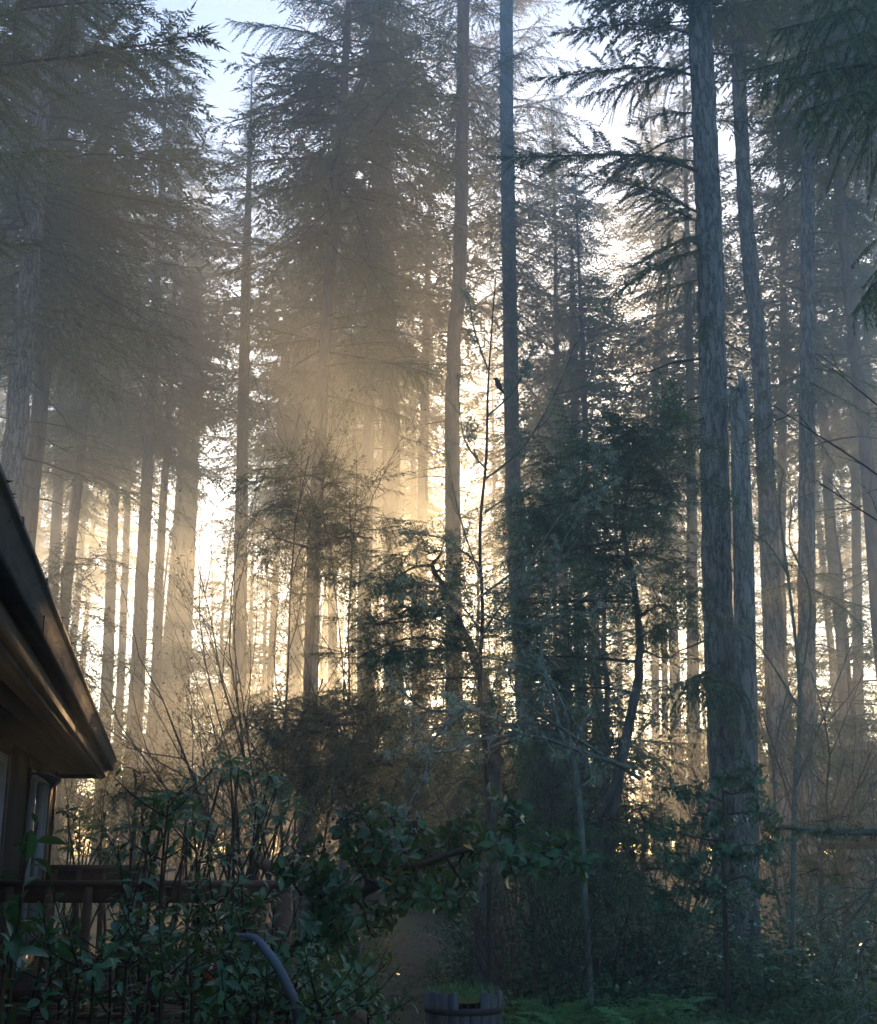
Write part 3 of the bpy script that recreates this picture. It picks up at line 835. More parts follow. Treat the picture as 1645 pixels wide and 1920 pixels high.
# broken snag
sgp = [(1402, 1720), (1400, 1450), (1396, 1100), (1390, 900), (1386, 745)]
dS = 16.6; bS = np.array([at(1402, 1720, dS)[0], dS, 0]); sg = thing('broken_snag', 'pale grey dead trunk with a broken mossy top', 'snag', bS)
Ws = np.array([at(x, y, dS) for x, y in sgp]); rng = np.random.default_rng(11)
Wp = smooth_path(np.vstack([[bS[0], dS, -.2], Ws]), 40); rs = np.linspace(46, 34, 40) / 2300 * dS / 2; rs[:3] *= 1.3
mb = MB(); mb.tube(Wp - bS, rs, 28, ridge=.025, rng=rng, cap=True); mb.build('trunk', M_SNAG, sg, smooth=True)
mb = MB(); tp = Wp[-1] - bS
for i, hh in enumerate((.42, .1, .06, .22, .05, .12, .3)):
    a = i / 7 * 6.28 + rng.normal(0, .3); q = tp + np.array([math.cos(a), math.sin(a), 0]) * rs[-1] * .75
    mb.tube([q - [0, 0, .25], q, q + [rng.normal(0, .03), rng.normal(0, .03), hh * .6], q + [rng.normal(0, .06), rng.normal(0, .06), hh]], [.06, .055, .035, .006], 5, ridge=.25, rng=rng)
mb.build('broken_splinters', M_SNAG, sg)
mb = MB(); mb.tube(np.array([at(1375, 752, dS), at(1350, 745, 16.3), at(1334, 743, 16.2)]) - bS, [.025, .018, .01], 6, cap=True); mb.build('branch_stub', M_SNAG, sg)
mb = MB(); tufts(rng, mb, np.vstack([tp + rng.normal(0, 1, (60, 3)) * [.12, .12, .14], (Wp[rng.integers(5, 39, 40)] - bS) + rng.normal(0, 1, (40, 3)) * [.1, .02, .1] + [0, -.14, 0]]), 10, .07); mb.build('lichen', M_LICHEN, sg, kind='stuff')

t2, b2_, sp2 = fir('fir_tree', 'crooked red-brown fir trunk bending left behind the snag', [(1475, 1560), (1460, 1400), (1450, 1200), (1437, 900), (1430, 740), (1418, 600), (1398, 400), (1388, 200), (1382, 0)], 23.0, (42, 26), H=25, seed=2, mat=M_BARK, sides=24, dead=14, share=shared(1), crown=(18, 24.5, 2.5))
t3, b3, sp3 = fir('fir_tree', 'straight slate-grey fir trunk nearest the right edge', [(1520, 1700), (1513, 1400), (1513, 900), (1515, 600), (1516, 300), (1515, 0)], 23.0, (36, 26), H=30, seed=3, mat=M_BARK, sides=24, dead=22, share=shared_fine(0), crown=(15.5, 29, 3.8))
for i, a in enumerate([(1515, 690, 1660, 700, 22), (1515, 715, 1640, 790, 21.6), (1515, 700, 1430, 730, 22.2), (1515, 800, 1600, 880, 22.4), (1515, 560, 1600, 520, 23.5), (1515, 440, 1620, 420, 22), (1515, 330, 1440, 300, 22.5),
                       (1515, 330, 1600, 300, 22.5), (1515, 210, 1420, 230, 22), (1515, 200, 1640, 170, 22), (1515, 90, 1400, 60, 22), (1515, 80, 1640, 40, 22), (1515, 610, 1450, 640, 23), (1515, 1110, 1640, 1130, 22), (1515, 1100, 1660, 1170, 21.5), (1515, 1090, 1410, 1115, 22), (1515, 1070, 1440, 1050, 22), (1515, 1085, 1580, 1050, 21.8), (1515, 150, 1600, 120, 23), (1515, 10, 1450, -40, 23)]):
    place_branch(t3, b3, POOL_ME, i, 3.0, at(a[0], a[1], 23), at(a[2], a[3], a[4]))
for i, a in enumerate([(1432, 780, 1380, 830, 22.6), (1432, 790, 1330, 750, 22.4), (1432, 770, 1500, 800, 22.4), (1432, 830, 1470, 900, 22.0), (1435, 860, 1400, 920, 22.4), (1425, 690, 1500, 690, 22.5)]):
    place_branch(t2, b2_, POOL_ME, i + 2, 3.0, at(a[0], a[1], 23), at(a[2], a[3], a[4]))
t4, b4, sp4 = fir('fir_tree', 'tall dark fir trunk standing directly against the sun glow', [(985, 1330), (975, 1200), (963, 950), (960, 800), (955, 500), (950, 200), (950, 0)], 42.0, (31, 29), H=40.5, seed=4, sides=14, dead=40, share=shared_fine(0), crown=(20, 40, 4.6))
for i, a in enumerate([(955, 330, 1110, 370, 41), (955, 380, 1090, 450, 40.5), (956, 430, 1130, 470, 41.5), (956, 480, 1080, 560, 41), (957, 530, 1140, 590, 41), (958, 580, 1090, 650, 40), (958, 620, 1130, 680, 42), (959, 660, 1060, 740, 41), (955, 260, 1080, 230, 41), (955, 200, 1090, 180, 42), (954, 120, 1070, 90, 41), (955, 300, 1060, 320, 43), (960, 700, 1080, 790, 41), (957, 560, 880, 600, 41)]):
    place_branch(t4, b4, POOL_ME, i, 3.0, at(a[0], a[1], 42), at(a[2], a[3], a[4]))
t5, b5, sp5 = fir('fir_tree', 'tall fir with a swollen mid trunk left of the sun glow', [(850, 1000), (848, 800), (852, 640), (862, 520), (866, 350), (868, 150), (869, 0)], 31.0, (30, 26), H=36, seed=5, sides=14, dead=44, share=shared_fine(1), crown=(20, 35, 3.0))
t6, b6, sp6 = fir('fir_tree', 'pale hazy fir trunk behind drooping boughs at mid picture', [(738, 1150), (735, 950), (733, 760), (727, 560), (722, 400), (718, 200)], 41.0, (36, 30), H=36, seed=6, sides=12, dead=24, share=shared_fine(1), crown=(15, 35.5, 4.6))
t7, b7, sp7 = fir('fir_tree', 'slender leaning fir forking high up among dense boughs', [(583, 1290), (590, 1000), (602, 800), (612, 600), (630, 400), (640, 260)], 26.0, (28, 20), H=27, seed=7, sides=14, mat=M_BARKF, dead=16, crown=(15.0, 27, 4.2, dict(step=.42)))
for i, a in enumerate([(606, 640, 462, 640, 25.2), (606, 640, 470, 615, 26.5), (608, 650, 760, 640, 25.4), (608, 660, 830, 680, 24.6), (608, 620, 800, 610, 26), (612, 580, 520, 560, 25), (615, 520, 700, 480, 25), (618, 480, 800, 500, 25.5), (622, 430, 520, 450, 25.5),
                       (625, 420, 760, 400, 25), (605, 720, 690, 760, 25), (605, 700, 540, 690, 26), (606, 740, 780, 770, 25.4), (618, 500, 540, 600, 26), (606, 690, 850, 640, 25.8), (640, 300, 480, 330, 25.5), (640, 280, 800, 260, 25.5), (645, 220, 480, 180, 26), (645, 200, 820, 150, 25.6), (632, 380, 480, 400, 25), (632, 360, 820, 360, 26.4), (650, 130, 500, 90, 25.6), (655, 110, 800, 60, 26.2), (650, 160, 425, 105, 25.4), (648, 90, 440, 15, 25.6), (645, 230, 430, 215, 25), (625, 450, 690, 560, 24.8), (612, 600, 760, 560, 25.2)]):
    place_branch(t7, b7, POOL_ME if i % 3 else FINE_ME, i if i % 3 else 3, 3.0, at(a[0], a[1], 26), at(a[2], a[3], a[4]))
mb = MB(); f0 = at(640, 255, 26) - b7
mb.tube(np.array([f0, at(665, 190, 26) - b7, at(690, 130, 25.8) - b7, at(705, 40, 25.6) - b7]), [.11, .09, .07, .03], 8)
mb.build('fork', M_BARKF, t7, smooth=True)
t8, b8, sp8 = fir('fir_tree', 'thick dark fir trunk rising behind the roof edge', [(18, 960), (32, 780), (45, 640), (62, 450), (75, 250)], 22.0, (48, 34), H=24, seed=8, sides=18, mat=M_BARK, dead=26, share=shared_fine(0), crown=(11.0, 24, 4.6))
t9, b9, sp9 = fir('fir_tree', 'slimmer fir trunk close right of the thick one above the roof', [(52, 1000), (70, 820), (88, 640), (104, 450), (112, 330)], 27.0, (34, 24), H=27, seed=9, sides=14, dead=26, crown=(12.5, 27, 4.4, dict(step=.55, azbias=(0, .3))))
for i, a in enumerate([(95, 560, 330, 690, 26), (95, 520, 350, 600, 26), (85, 470, 300, 480, 26.5), (100, 430, 330, 420, 26), (90, 600, 260, 650, 27), (100, 380, 380, 330, 26.5), (105, 330, 360, 260, 26), (80, 640, 230, 740, 26), (110, 250, 330, 180, 26), (110, 180, 300, 90, 26), (110, 150, 375, 45, 25.5), (108, 220, 390, 150, 25)]):
    place_branch(t9, b9, POOL_ME, i, 3.0, at(a[0], a[1], 27), at(a[2], a[3], a[4]))
# overhead branch in the upper left corner (tree outside the picture)
tL, bL, spL = fir('fir_tree', 'fir outside the left edge whose bough crosses the upper left corner', [(-330, 1000), (-320, 500), (-310, 0)], 13.0, (80, 60), H=20, seed=21, mat=M_BARK, sides=16, dead=0, share=shared(1), crown=(12.5, 19.5, 2.6))
for i, a in enumerate([(-320, 160, 375, 5, 12.6), (-320, 100, 260, -60, 12.4), (-320, 230, 60, 110, 12), (-320, 330, 120, 250, 12.6), (-320, 450, 80, 420, 13)]):
    place_branch(tL, bL, FINE_ME, i, 3.0, at(a[0], a[1], 13), at(a[2], a[3], a[4]))
# near fir outside the right edge, weeping boughs hang into view
tR, bR, spR = fir('fir_tree', 'near fir outside the right edge with weeping boughs hanging in', [(1960, 1500), (1955, 700), (1950, 0)], 11.0, (110, 80), H=17, seed=22, mat=M_BARK, sides=16, dead=0, share=shared(3), crown=(11.5, 16.5, 2.2))
for i, a in enumerate([(1950, 180, 1600, 560, 10.0), (1950, 260, 1580, 520, 10.4), (1950, 120, 1640, 400, 9.6), (1950, 60, 1420, 170, 10), (1950, 0, 1400, 60, 10.4), (1950, -40, 1450, -30, 9.6), (1950, 80, 1480, 220, 9.4), (1950, 300, 1640, 600, 10.6), (1950, 20, 1530, 120, 11.4), (1950, -80, 1500, 20, 11)]):
    place_branch(tR, bR, FINE_ME, 3 if i % 3 else 2, 3.0, at(a[0], a[1], 11), at(a[2], a[3], a[4]))

# slim and hazy trunks, each told apart by place
for i, (lab, pts, d, w, H, cr) in enumerate([
    ('hazy straight trunk against the white gap just above the roof', [(100, 1100), (108, 950), (118, 700)], 48, (22, 17), 34, (18, 33.5, 3.6)),
    ('thin leaning trunk with drooping boughs crossing the white gap', [(128, 1090), (150, 880), (172, 640), (182, 500)], 36, (18, 11), 27, (12.5, 26.5, 3.4, dict(step=.6))),
    ('hazy trunk on the right side of the white gap', [(203, 1250), (210, 1050), (217, 850)], 56, (22, 18), 38, (19, 37, 3.8)),
    ('faint slim trunk tucked beside the white gap', [(228, 1250), (236, 1050), (242, 850)], 62, (15, 12), 36, (20, 35, 3.4)),
    ('slightly bowed hazy trunk between the white gap and the glow', [(255, 1320), (266, 1100), (276, 900), (284, 720)], 43, (29, 20), 34, (16, 33.5, 4.2)),
    ('broad ghostly trunk almost lost in the golden glow', [(322, 1330), (338, 1150), (352, 950), (362, 700)], 66, (46, 34), 40, (24, 39, 4.6)),
    ('upright misty trunk at the edge of the golden glow', [(450, 1180), (453, 950), (457, 750), (462, 520)], 45, (27, 20), 33, (17, 32, 3.8)),
    ('faint misty trunk behind the slender leaning fir', [(560, 1000), (563, 800), (570, 550), (575, 400)], 52, (20, 16), 33, (19, 32, 3.6)),
    ('dim trunk between the two middle firs', [(792, 1050), (794, 850), (800, 650)], 46, (22, 17), 33, (18, 32.5, 3.2)),
    ('small far trunk seen over the dark yew', [(1226, 800), (1230, 680), (1236, 560)], 52, (13, 9), 27, (13, 26.5, 3.8)),
    ('far trunk paired close with the small one over the yew', [(1243, 800), (1247, 680), (1250, 560)], 58, (10, 8), 25, (13, 24.5, 3.6)),
    ('faint trunk far back between snag and slate-grey fir', [(1462, 1150), (1466, 900), (1470, 600)], 42, (20, 15), 30, (14, 29.5, 3.8)),
    ('faint far trunk at the right edge', [(1610, 1300), (1606, 1000), (1600, 600)], 44, (20, 15), 33, (14, 32, 4.2)),
    ('half-hidden trunk right of the sun', [(1085, 1150), (1080, 900), (1075, 600)], 47, (20, 16), 27, (12.5, 26, 3.6)),
    ('dim trunk low behind the dark yew branches', [(1300, 1350), (1298, 1100), (1296, 800)], 38, (24, 18), 30, (15, 29, 3.6))]):
    fir('fir_tree', lab, pts, d, w, H=cr[1] + .25, crown=cr, seed=30 + i, pool=POOL, share=shared_fine(0) if i in (1, 4, 6) else shared(i), sides=10, dead=18, ridge=.02)

rng = np.random.default_rng(77)
FARPOS = []
for d, n in ((50, 6), (59, 8), (69, 9), (80, 8), (91, 8)):
    for k in range(n):
        px = -150 + (k + rng.uniform(.1, .9)) * 1950 / n
        FARPOS.append((px, d + rng.uniform(-3, 3)))
FARPOS += [(1610, 41), (680, 37), (1130, 38), (1690, 30), (560, 86), (600, 80), (630, 90), (690, 88), (748, 92), (-90, 34)]
def whereabouts(px):
    for lim, w_ in ((60, 'behind the roof edge'), (260, 'in the white gap above the roof'), (440, 'in the golden glow'), (600, 'left of the slender leaning fir'), (740, 'right of the slender leaning fir'), (880, 'between the two middle firs'), (1010, 'close to the sun'),
                    (1200, 'above the dark yew'), (1330, 'left of the massive fir'), (1460, 'behind the broken snag'), (1560, 'behind the slate-grey fir')):
        if px < lim:
            return w_
    return 'at the right edge'
LOWCROWN = [(1010, 84), (1060, 74)]  # extra firs added to keep direct sun off the foreground
FARPOS += LOWCROWN
for px, d in FARPOS:
    if (890 < px < 1000 and d < 70) or (790 < px < 905 and d > 64):
        continue
    gap = (320 < px < 450) or (1090 < px < 1220)
    p = at(px, 1560, d)
    k = (0, 2, 4, 2)[int(rng.integers(4))]; s = rng.uniform(.88, 1.04) if d < 66 else rng.uniform(.88, 1.04)
    if (px, d) in LOWCROWN:
        k = 1; s = 1.12
    if (px, d) in ((560, 86), (600, 80), (630, 90), (690, 88), (748, 92)):  # high-crowned firs added to block sun from the upper haze
        k = 2; s = 1.06
    if gap:
        k = 3; s = .78
    row_ = 'tall fog-faded fir' if d < 60 else 'pale distant fir' if d < 78 else 'faintest far fir deep in the fog'
    t = thing('fir_tree', '%s %s' % (row_, whereabouts(px)), 'tree', (p[0], d, 0), 'far firs %s' % whereabouts(px))
    t.rotation_euler = (0, 0, rng.uniform(0, 6.28)); t.scale = (s * 1.25, s * 1.25, s)
    for nm, me in zip(('trunk', 'crown', 'bare_branches'), FAR[k]):
        o = put(nm, me, t)
        if nm == 'bare_branches':
            o['kind'] = 'stuff'

# understory hemlocks between the tall trunks, several added to block low sun
LOW = [far_variant(80 + i, H, z0, r, None, .10)[:2] for i, (H, z0, r) in enumerate(((11, 1.0, 3.3), (9, .8, 3.5), (13, 1.5, 3.0)))]
rng = np.random.default_rng(88)
for px, d, k, s_, lab in [(40, 38, 0, .9, 'low bushy hemlock behind the roof edge'), (92, 46, 1, 1.0, 'squat hemlock under the hazy trunks above the roof'), 
        (690, 37, 0, .75, 'young hemlock before the pale hazy trunk'), (825, 42, 0, .72, 'young hemlock under the swollen fir'),
        (890, 34, 0, .95, 'young hemlock just left of the sun'), (760, 33, 0, .66, 'young hemlock between the hazy trunk and the layered hemlock'), (985, 35, 0, 1.0, 'hemlock touching the right side of the sun'), (988, 60, 2, 1.15, 'misty hemlock standing tall right of the sun'), (1012, 30, 0, .9, 'dark hemlock just right of the sun'), (1075, 36, 2, .95, 'tall young hemlock behind the yew'), 
        (1440, 44, 0, 1.1, 'hemlock behind the red-brown trunk'), (1500, 37, 1, 1.1, 'bushy hemlock behind the slate-grey fir'), (1580, 48, 2, 1.0, 'misty hemlock near the right edge'),
        (1630, 34, 0, 1.0, 'dark hemlock at the right edge behind the timber'), (910, 76, 2, 1.35, 'far slim hemlock close beside the sun'), (690, 29, 1, .80, 'dark bushy hemlock behind the leaning fir'), (770, 26.5, 0, .55, 'bushy hemlock behind the layered one'), (845, 30, 0, .68, 'dense hemlock left of the sun'), (905, 27, 1, .66, 'short hemlock under the sun'), (1000, 26, 0, .78, 'dense dark hemlock right of the sun'), (1060, 29, 0, .85, 'dense hemlock behind the lichened stem'), (1130, 26, 1, .95, 'broad dark hemlock behind the yew'), (1040, 66, 2, 1.1, 'far misty hemlock right of the sun'), (850, 72, 2, .9, 'far misty hemlock left of the sun')] + [(x_, d_, k_, 1.1 if 700 < x_ < 1095 or x_ < 130 else 1.5, 'low hemlock closing the foggy back of the stand') for x_, d_, k_ in ((-40, 82, 0), (60, 88, 2), (300, 90, 0), (380, 80, 2), (470, 88, 0), (560, 78, 2), (650, 90, 2), (740, 82, 0), (820, 92, 2), (1090, 86, 2), (1180, 80, 0), (1260, 90, 2), (1340, 78, 0), (1430, 88, 2), (1520, 80, 2), (1610, 90, 0), (1700, 82, 2), (430, 66, 1), (600, 64, 1), (275, 60, 0), (340, 64, 2), (395, 58, 0), (480, 60, 2), (545, 56, 0), (-10, 60, 2), (70, 64, 0), (1480, 58, 2), (1600, 56, 0), (1380, 62, 2))]:
    back_ = lab.startswith('low hemlock closing')
    if back_:
        lab = ('dim low hemlock ' if d < 70 else 'fog-whitened low hemlock ') + whereabouts(px)
    p = at(px, 1560, d); t = thing('hemlock_tree', lab, 'tree', (p[0], d, 0), 'back row of low hemlocks' if back_ else 'young hemlocks among the trunks')
    t.rotation_euler = (0, 0, rng.uniform(0, 6.28)); t.scale = (s_ * 1.1, s_ * 1.1, s_)
    for nm, me in zip(('trunk', 'crown'), LOW[k]):
        put(nm, me, t)

# unseen firs added round and behind the viewpoint to shade the foreground
for i, (x, y, k, r, sc_) in enumerate([(6.5, -6, 3, 0.4, .8), (-2, -10, 1, 2.0, .8), (12, 1, 3, 3.1, .85), (13, -9, 4, 4.4, .8), (-11, -7, 3, 5.2, .8), (17, 8, 1, 1.3, .9), (20, 17, 3, 2.2, 1.0), (-13, 3, 3, 1.0, .85), (-14, 14, 1, .3, .9), (3, -11, 4, .9, .7), (-21, 20, 4, 2.9, 1.0), (8.5, -1.5, 3, 1.7, .7), (-8, -3, 1, .5, .7), (1.5, -6.5, 3, 3.3, .6)]):
    t = thing('fir_tree', 'unseen fir added round the viewpoint to shade the foreground', 'tree', (x, y, 0), 'added firs round the viewpoint')
    t.rotation_euler = (0, 0, r); t.scale = (sc_ * 1.15, sc_ * 1.15, sc_ * .8)
    for nm, me in zip(('trunk', 'crown'), FAR[k]):
        put(nm, me, t)

for i, (x, y, k, r, sc_) in enumerate([(5.2, 1.5, 1, .4, .75), (6.5, 5.0, 0, 1.9, .7), (3.2, -3.2, 1, 3.0, .8), (-.5, -5.5, 0, 4.0, .9), (7.5, 9.0, 1, 5.1, .75), (-5.5, -4.5, 1, 2.2, .9), (9.0, 2.5, 0, 0.9, .9), (5.5, -6.5, 0, 2.7, .9)]):
    t = thing('hemlock_tree', 'unseen bushy hemlock added beside the viewpoint to shade the foreground', 'tree', (x, y, 0), 'added hemlocks beside the viewpoint')
    t.rotation_euler = (0, 0, r); t.scale = (sc_, sc_, sc_)  # out-of-view hemlocks added to darken the foreground and the near haze
    for nm, me in zip(('trunk', 'crown'), LOW[k]):
        put(nm, me, t)

# ================================================================== understory trees built from trunk paths and foliage clumps
def clump_tree(name, label, cat, trunk, d, w, clumps, mat, seed, tpl=SPRAY, size=1.0, per=1.3, bark=None, lichen=0, leafname='foliage', twigs=True, dj=.5, hang=-.1):
    rng = np.random.default_rng(seed)
    T = smooth_path([at(x, y, d) for x, y in trunk], 22)
    base = np.array([T[0][0], d, 0.0])
    t = thing(name, label, cat, base)
    T0 = np.vstack([[T[0][0], d, -.15], T]); rr = np.linspace(w, w * .25, len(T0)) / FPX * d / 2
    T0[1:, :2] += rng.normal(0, w / FPX * d * .05, (len(T0) - 1, 2))
    mb = MB(); mb.tube(T0 - base, rr, 12, ridge=.05, rng=rng); mb.build('trunk', bark or M_BARKF, t, smooth=True)
    bl = MB(); fo = MB(); lp = []
    for ci, (cx, cy_, rx, ry, n) in enumerate(clumps):
        dc = d + rng.uniform(-dj, dj)
        c = at(cx, cy_, dc); sx = rx / FPX * d; sz = ry / FPX * d
        lo = T[T[:, 2] < c[2] + .1]
        lo = lo if len(lo) else T[:1]
        a = lo[np.argmin(np.linalg.norm(lo - c, axis=1) + .6 * (c[2] - lo[:, 2]))]
        out = []
        P = smooth_path([a, a * .55 + c * .45 + [0, 0, .12 * sx] + rng.normal(0, .06, 3), c], 8)
        out.append((P, np.linspace(.022, .007, 8) * (d / 14), 0))
        for _ in range(7):
            grow(rng, P[int(rng.integers(3, 8))], (rng.normal(0, 1), rng.normal(0, .8), rng.normal(.1, .5)), max(sx, sz) * rng.uniform(.6, 1.0), .008, 1, out, kids=(0, 3, 2), wob=.15, up=0)
        tubes(bl, out, 6, base)
        n = max(4, int(n * per / 8)); ang = rng.uniform(0, 6.28) + np.arange(n) * 2.4
        el = rng.normal(.0, .22, n) + hang
        X = unit(np.stack([np.cos(ang), np.sin(ang) * .8, el], 1))
        ll = sx * rng.uniform(.65, 1.35, n)
        off = c + np.stack([rng.normal(0, .3, n) * sx, rng.normal(0, .3, n) * sx, rng.uniform(-1, 1, n) * sz], 1) - X * ll[:, None] * .25 - base
        U = unit(np.array([0, 0, 1.0]) + rng.normal(0, .25, (n, 3)))
        B = bases(X, U) * ll[:, None, None]
        ch = rng.integers(0, len(MINI), n)
        for k in range(len(MINI)):
            fo.scatter(MINI[k], B[ch == k], off[ch == k])
        n2 = n * 2
        q = unit(rng.normal(0, 1, (n2, 3))) * (rng.random((n2, 1)) ** .4)
        o2 = c + q * np.array([sx * 1.15, sx * .8, sz * 1.2]) - base
        B = bases(unit(q * [1, 1, .35] + rng.normal(0, .45, (n2, 3)) + [0, 0, hang]), unit(np.array([0, 0, 1.0]) + rng.normal(0, .28, (n2, 3)))) * (size * rng.uniform(.6, 1.25, n2))[:, None, None]
        for k in range(len(tpl)):
            fo.scatter(tpl[k], B[k::len(tpl)], o2[k::len(tpl)])
        off = np.concatenate([off + X * ll[:, None] * .7, o2]); n = len(off)
        if lichen:
            lp.append(off[rng.integers(0, n, lichen)] + rng.normal(0, .05, (lichen, 3)))
    bl.build('branches', M_TWIG, t, kind='stuff')
    fo.build(leafname, [M_TWIG, mat], t)
    if lichen:
        lb = MB(); tufts(rng, lb, np.vstack(lp), 14, .075); lb.build('lichen', M_LICHEN, t, kind='stuff')
    return t, base, T

clump_tree('yew_tree', 'dense dark green yew with a curving trunk left of the massive fir', 'tree',
           [(1140, 1560), (1165, 1430), (1192, 1300), (1200, 1200), (1190, 1100), (1168, 1000), (1180, 900)], 15.0, 24,
           [(1190, 825, 105, 38, 130), (1090, 865, 80, 45, 110), (1262, 800, 60, 40, 80), (1010, 950, 65, 50, 90), (1110, 950, 90, 50, 120), (1240, 920, 75, 55, 110), (1040, 1040, 80, 45, 90), (1150, 1050, 80, 40, 80),
            (1250, 1050, 65, 55, 90), (1000, 1130, 60, 45, 60), (1090, 1130, 60, 35, 50), (1260, 1150, 60, 45, 60), (1230, 1230, 50, 40, 40), (1020, 1230, 70, 60, 80), (1080, 1290, 60, 50, 55)], M_YEW, 201, size=1.0, lichen=1)
clump_tree('hemlock_tree', 'lichen-flecked dark hemlock with flat layered sprays below mid picture', 'tree',
           [(925, 1640), (925, 1480), (918, 1350), (890, 1230), (850, 1150), (810, 1060)], 13.0, 34,
           [(800, 1040, 60, 26, 70), (735, 1090, 80, 26, 80), (850, 1100, 60, 34, 70), (790, 1150, 90, 26, 90), (700, 1170, 70, 24, 60), (860, 1190, 60, 34, 60), (770, 1225, 110, 26, 100), (670, 1235, 50, 18, 36), (890, 1260, 50, 30, 40), (800, 1275, 60, 22, 40), (930, 1370, 36, 60, 70), (925, 1470, 30, 60, 50)], M_YEW, 202, size=.85, lichen=4)
clump_tree('cedar_bush', 'wide golden backlit cedar bush with drooping sprays', 'bush',
           [(640, 1700), (645, 1560), (640, 1450), (620, 1360)], 16.5, 18,
           [(500, 1325, 65, 26, 80), (590, 1330, 90, 30, 110), (690, 1320, 85, 28, 100), (550, 1390, 80, 34, 90), (660, 1390, 90, 34, 100), (510, 1440, 55, 26, 50), (600, 1460, 80, 30, 80), (710, 1450, 70, 34, 70), (770, 1370, 60, 34, 70), (780, 1440, 50, 34, 50), (650, 1500, 70, 22, 45), (470, 1350, 36, 30, 30)], M_GOLD, 203, size=1.0, hang=-.45)
clump_tree('hemlock_sapling', 'reddish feathery hemlock wrapped round the slender leaning fir', 'tree',
           [(575, 1420), (580, 1250), (592, 1100), (600, 960), (610, 880)], 17.5, 14,
           [(540, 900, 60, 26, 50), (640, 905, 60, 30, 55), (600, 870, 50, 24, 40), (560, 960, 80, 30, 60), (660, 970, 70, 34, 60), (590, 1020, 90, 30, 50), (700, 1010, 50, 30, 36), (520, 1010, 50, 26, 26), (640, 1080, 70, 34, 36), (540, 1110, 60, 34, 26)], M_NEEDLE, 204, size=1.1)
clump_tree('young_hemlock', 'dark young hemlock leaning below the yew', 'tree',
           [(1115, 1660), (1120, 1580), (1150, 1480), (1165, 1430)], 14.6, 30,
           [(1150, 1540, 50, 30, 36), (1080, 1560, 60, 40, 40), (1110, 1640, 70, 40, 45)], M_YEW, 205, size=.9)
clump_tree('ivy_clad_stump', 'dark ivy-wrapped tree stem behind the berry branch', 'tree',
           [(905, 1700), (925, 1580), (932, 1450), (935, 1340)], 12.2, 34,
           [(935, 1350, 34, 30, 44), (930, 1410, 30, 34, 44), (925, 1480, 28, 40, 40), (912, 1560, 26, 36, 30)], M_YEW, 206, size=.5, tpl=SPRAY)
clump_tree('young_fir', 'small fir hiding the base of the hazy trunks above the roof', 'tree',
           [(110, 1450), (112, 1250), (116, 1080)], 24, 12,
           [(105, 1080, 60, 26, 40), (130, 1130, 70, 26, 45), (100, 1180, 80, 30, 45), (150, 1210, 60, 30, 36), (170, 1060, 45, 20, 22), (120, 1260, 90, 34, 50), (180, 1290, 60, 34, 36)], M_NEEDLE, 207, size=1.6)
clump_tree('evergreen_bush', 'black-green evergreen bush behind the berry branch', 'bush', [(1000, 1720), (1005, 1650), (1010, 1560)], 13.6, 12,
           [(960, 1620, 70, 36, 60), (1040, 1600, 70, 40, 60), (1000, 1550, 60, 30, 50), (1090, 1650, 60, 36, 50), (900, 1650, 50, 30, 36)], M_YEW, 208, size=.8)
clump_tree('evergreen_bush', 'dim evergreen bush between the yew trunk and the holly', 'bush', [(1200, 1700), (1205, 1620), (1210, 1540)], 15.5, 12,
           [(1180, 1600, 60, 40, 50), (1240, 1570, 60, 40, 50), (1210, 1510, 50, 30, 36), (1270, 1640, 60, 40, 40), (1160, 1660, 60, 34, 40)], M_YEW, 209, size=.9)
clump_tree('evergreen_bush', 'shadowy evergreen bush at the foot of the slate-grey fir', 'bush', [(1540, 1720), (1540, 1640), (1545, 1540)], 16.5, 12,
           [(1500, 1640, 60, 40, 44), (1560, 1600, 60, 44, 44), (1620, 1650, 60, 40, 44), (1540, 1540, 50, 34, 30), (1600, 1530, 50, 30, 30)], M_YEW, 210, size=.9)
clump_tree('evergreen_bush', 'brown-green bush in the mist below the eave corner', 'bush', [(250, 1620), (252, 1540), (255, 1480)], 17.0, 12,
           [(210, 1500, 60, 34, 36), (290, 1480, 70, 36, 40), (350, 1520, 60, 34, 36), (250, 1440, 50, 26, 24), (400, 1490, 50, 34, 26)], M_GOLD, 211, size=.9)
# drooping boughs of the thin leaning trunk
tt_, tb_, ts_ = TREES['fir_tree31']
for i, a in enumerate([(150, 880, 345, 955, 34.5), (152, 860, 300, 900, 35), (155, 830, 60, 880, 35), (160, 760, 250, 720, 35), (152, 870, 240, 850, 36), (165, 700, 80, 740, 35), (140, 1000, 60, 1060, 35), (150, 900, 360, 930, 36.5)]):
    place_branch(tt_, tb_, POOL_ME, i, 3.0, at(a[0], a[1], 36), at(a[2], a[3], a[4]))

# weeping boughs on the lower trunks
for i, a in enumerate([(1345, 1260, 1240, 1275, 15.4), (1345, 1250, 1290, 1290, 15.8), (1400, 1285, 1290, 1265, 15.6)]):
    place_branch(tA, bA, WEEP_ME, i, 1.2, at(a[0], a[1], 16.9), at(a[2], a[3], a[4]))
for i, a in enumerate([(1515, 1345, 1465, 1350, 18.5), (1515, 1350, 1560, 1360, 18.5), (1510, 1380, 1490, 1400, 18.0), (1515, 1350, 1540, 1390, 18.3)]):
    place_branch(t3, b3, WEEP_ME, i, 1.2, at(a[0], a[1], 19.0), at(a[2], a[3], a[4]))

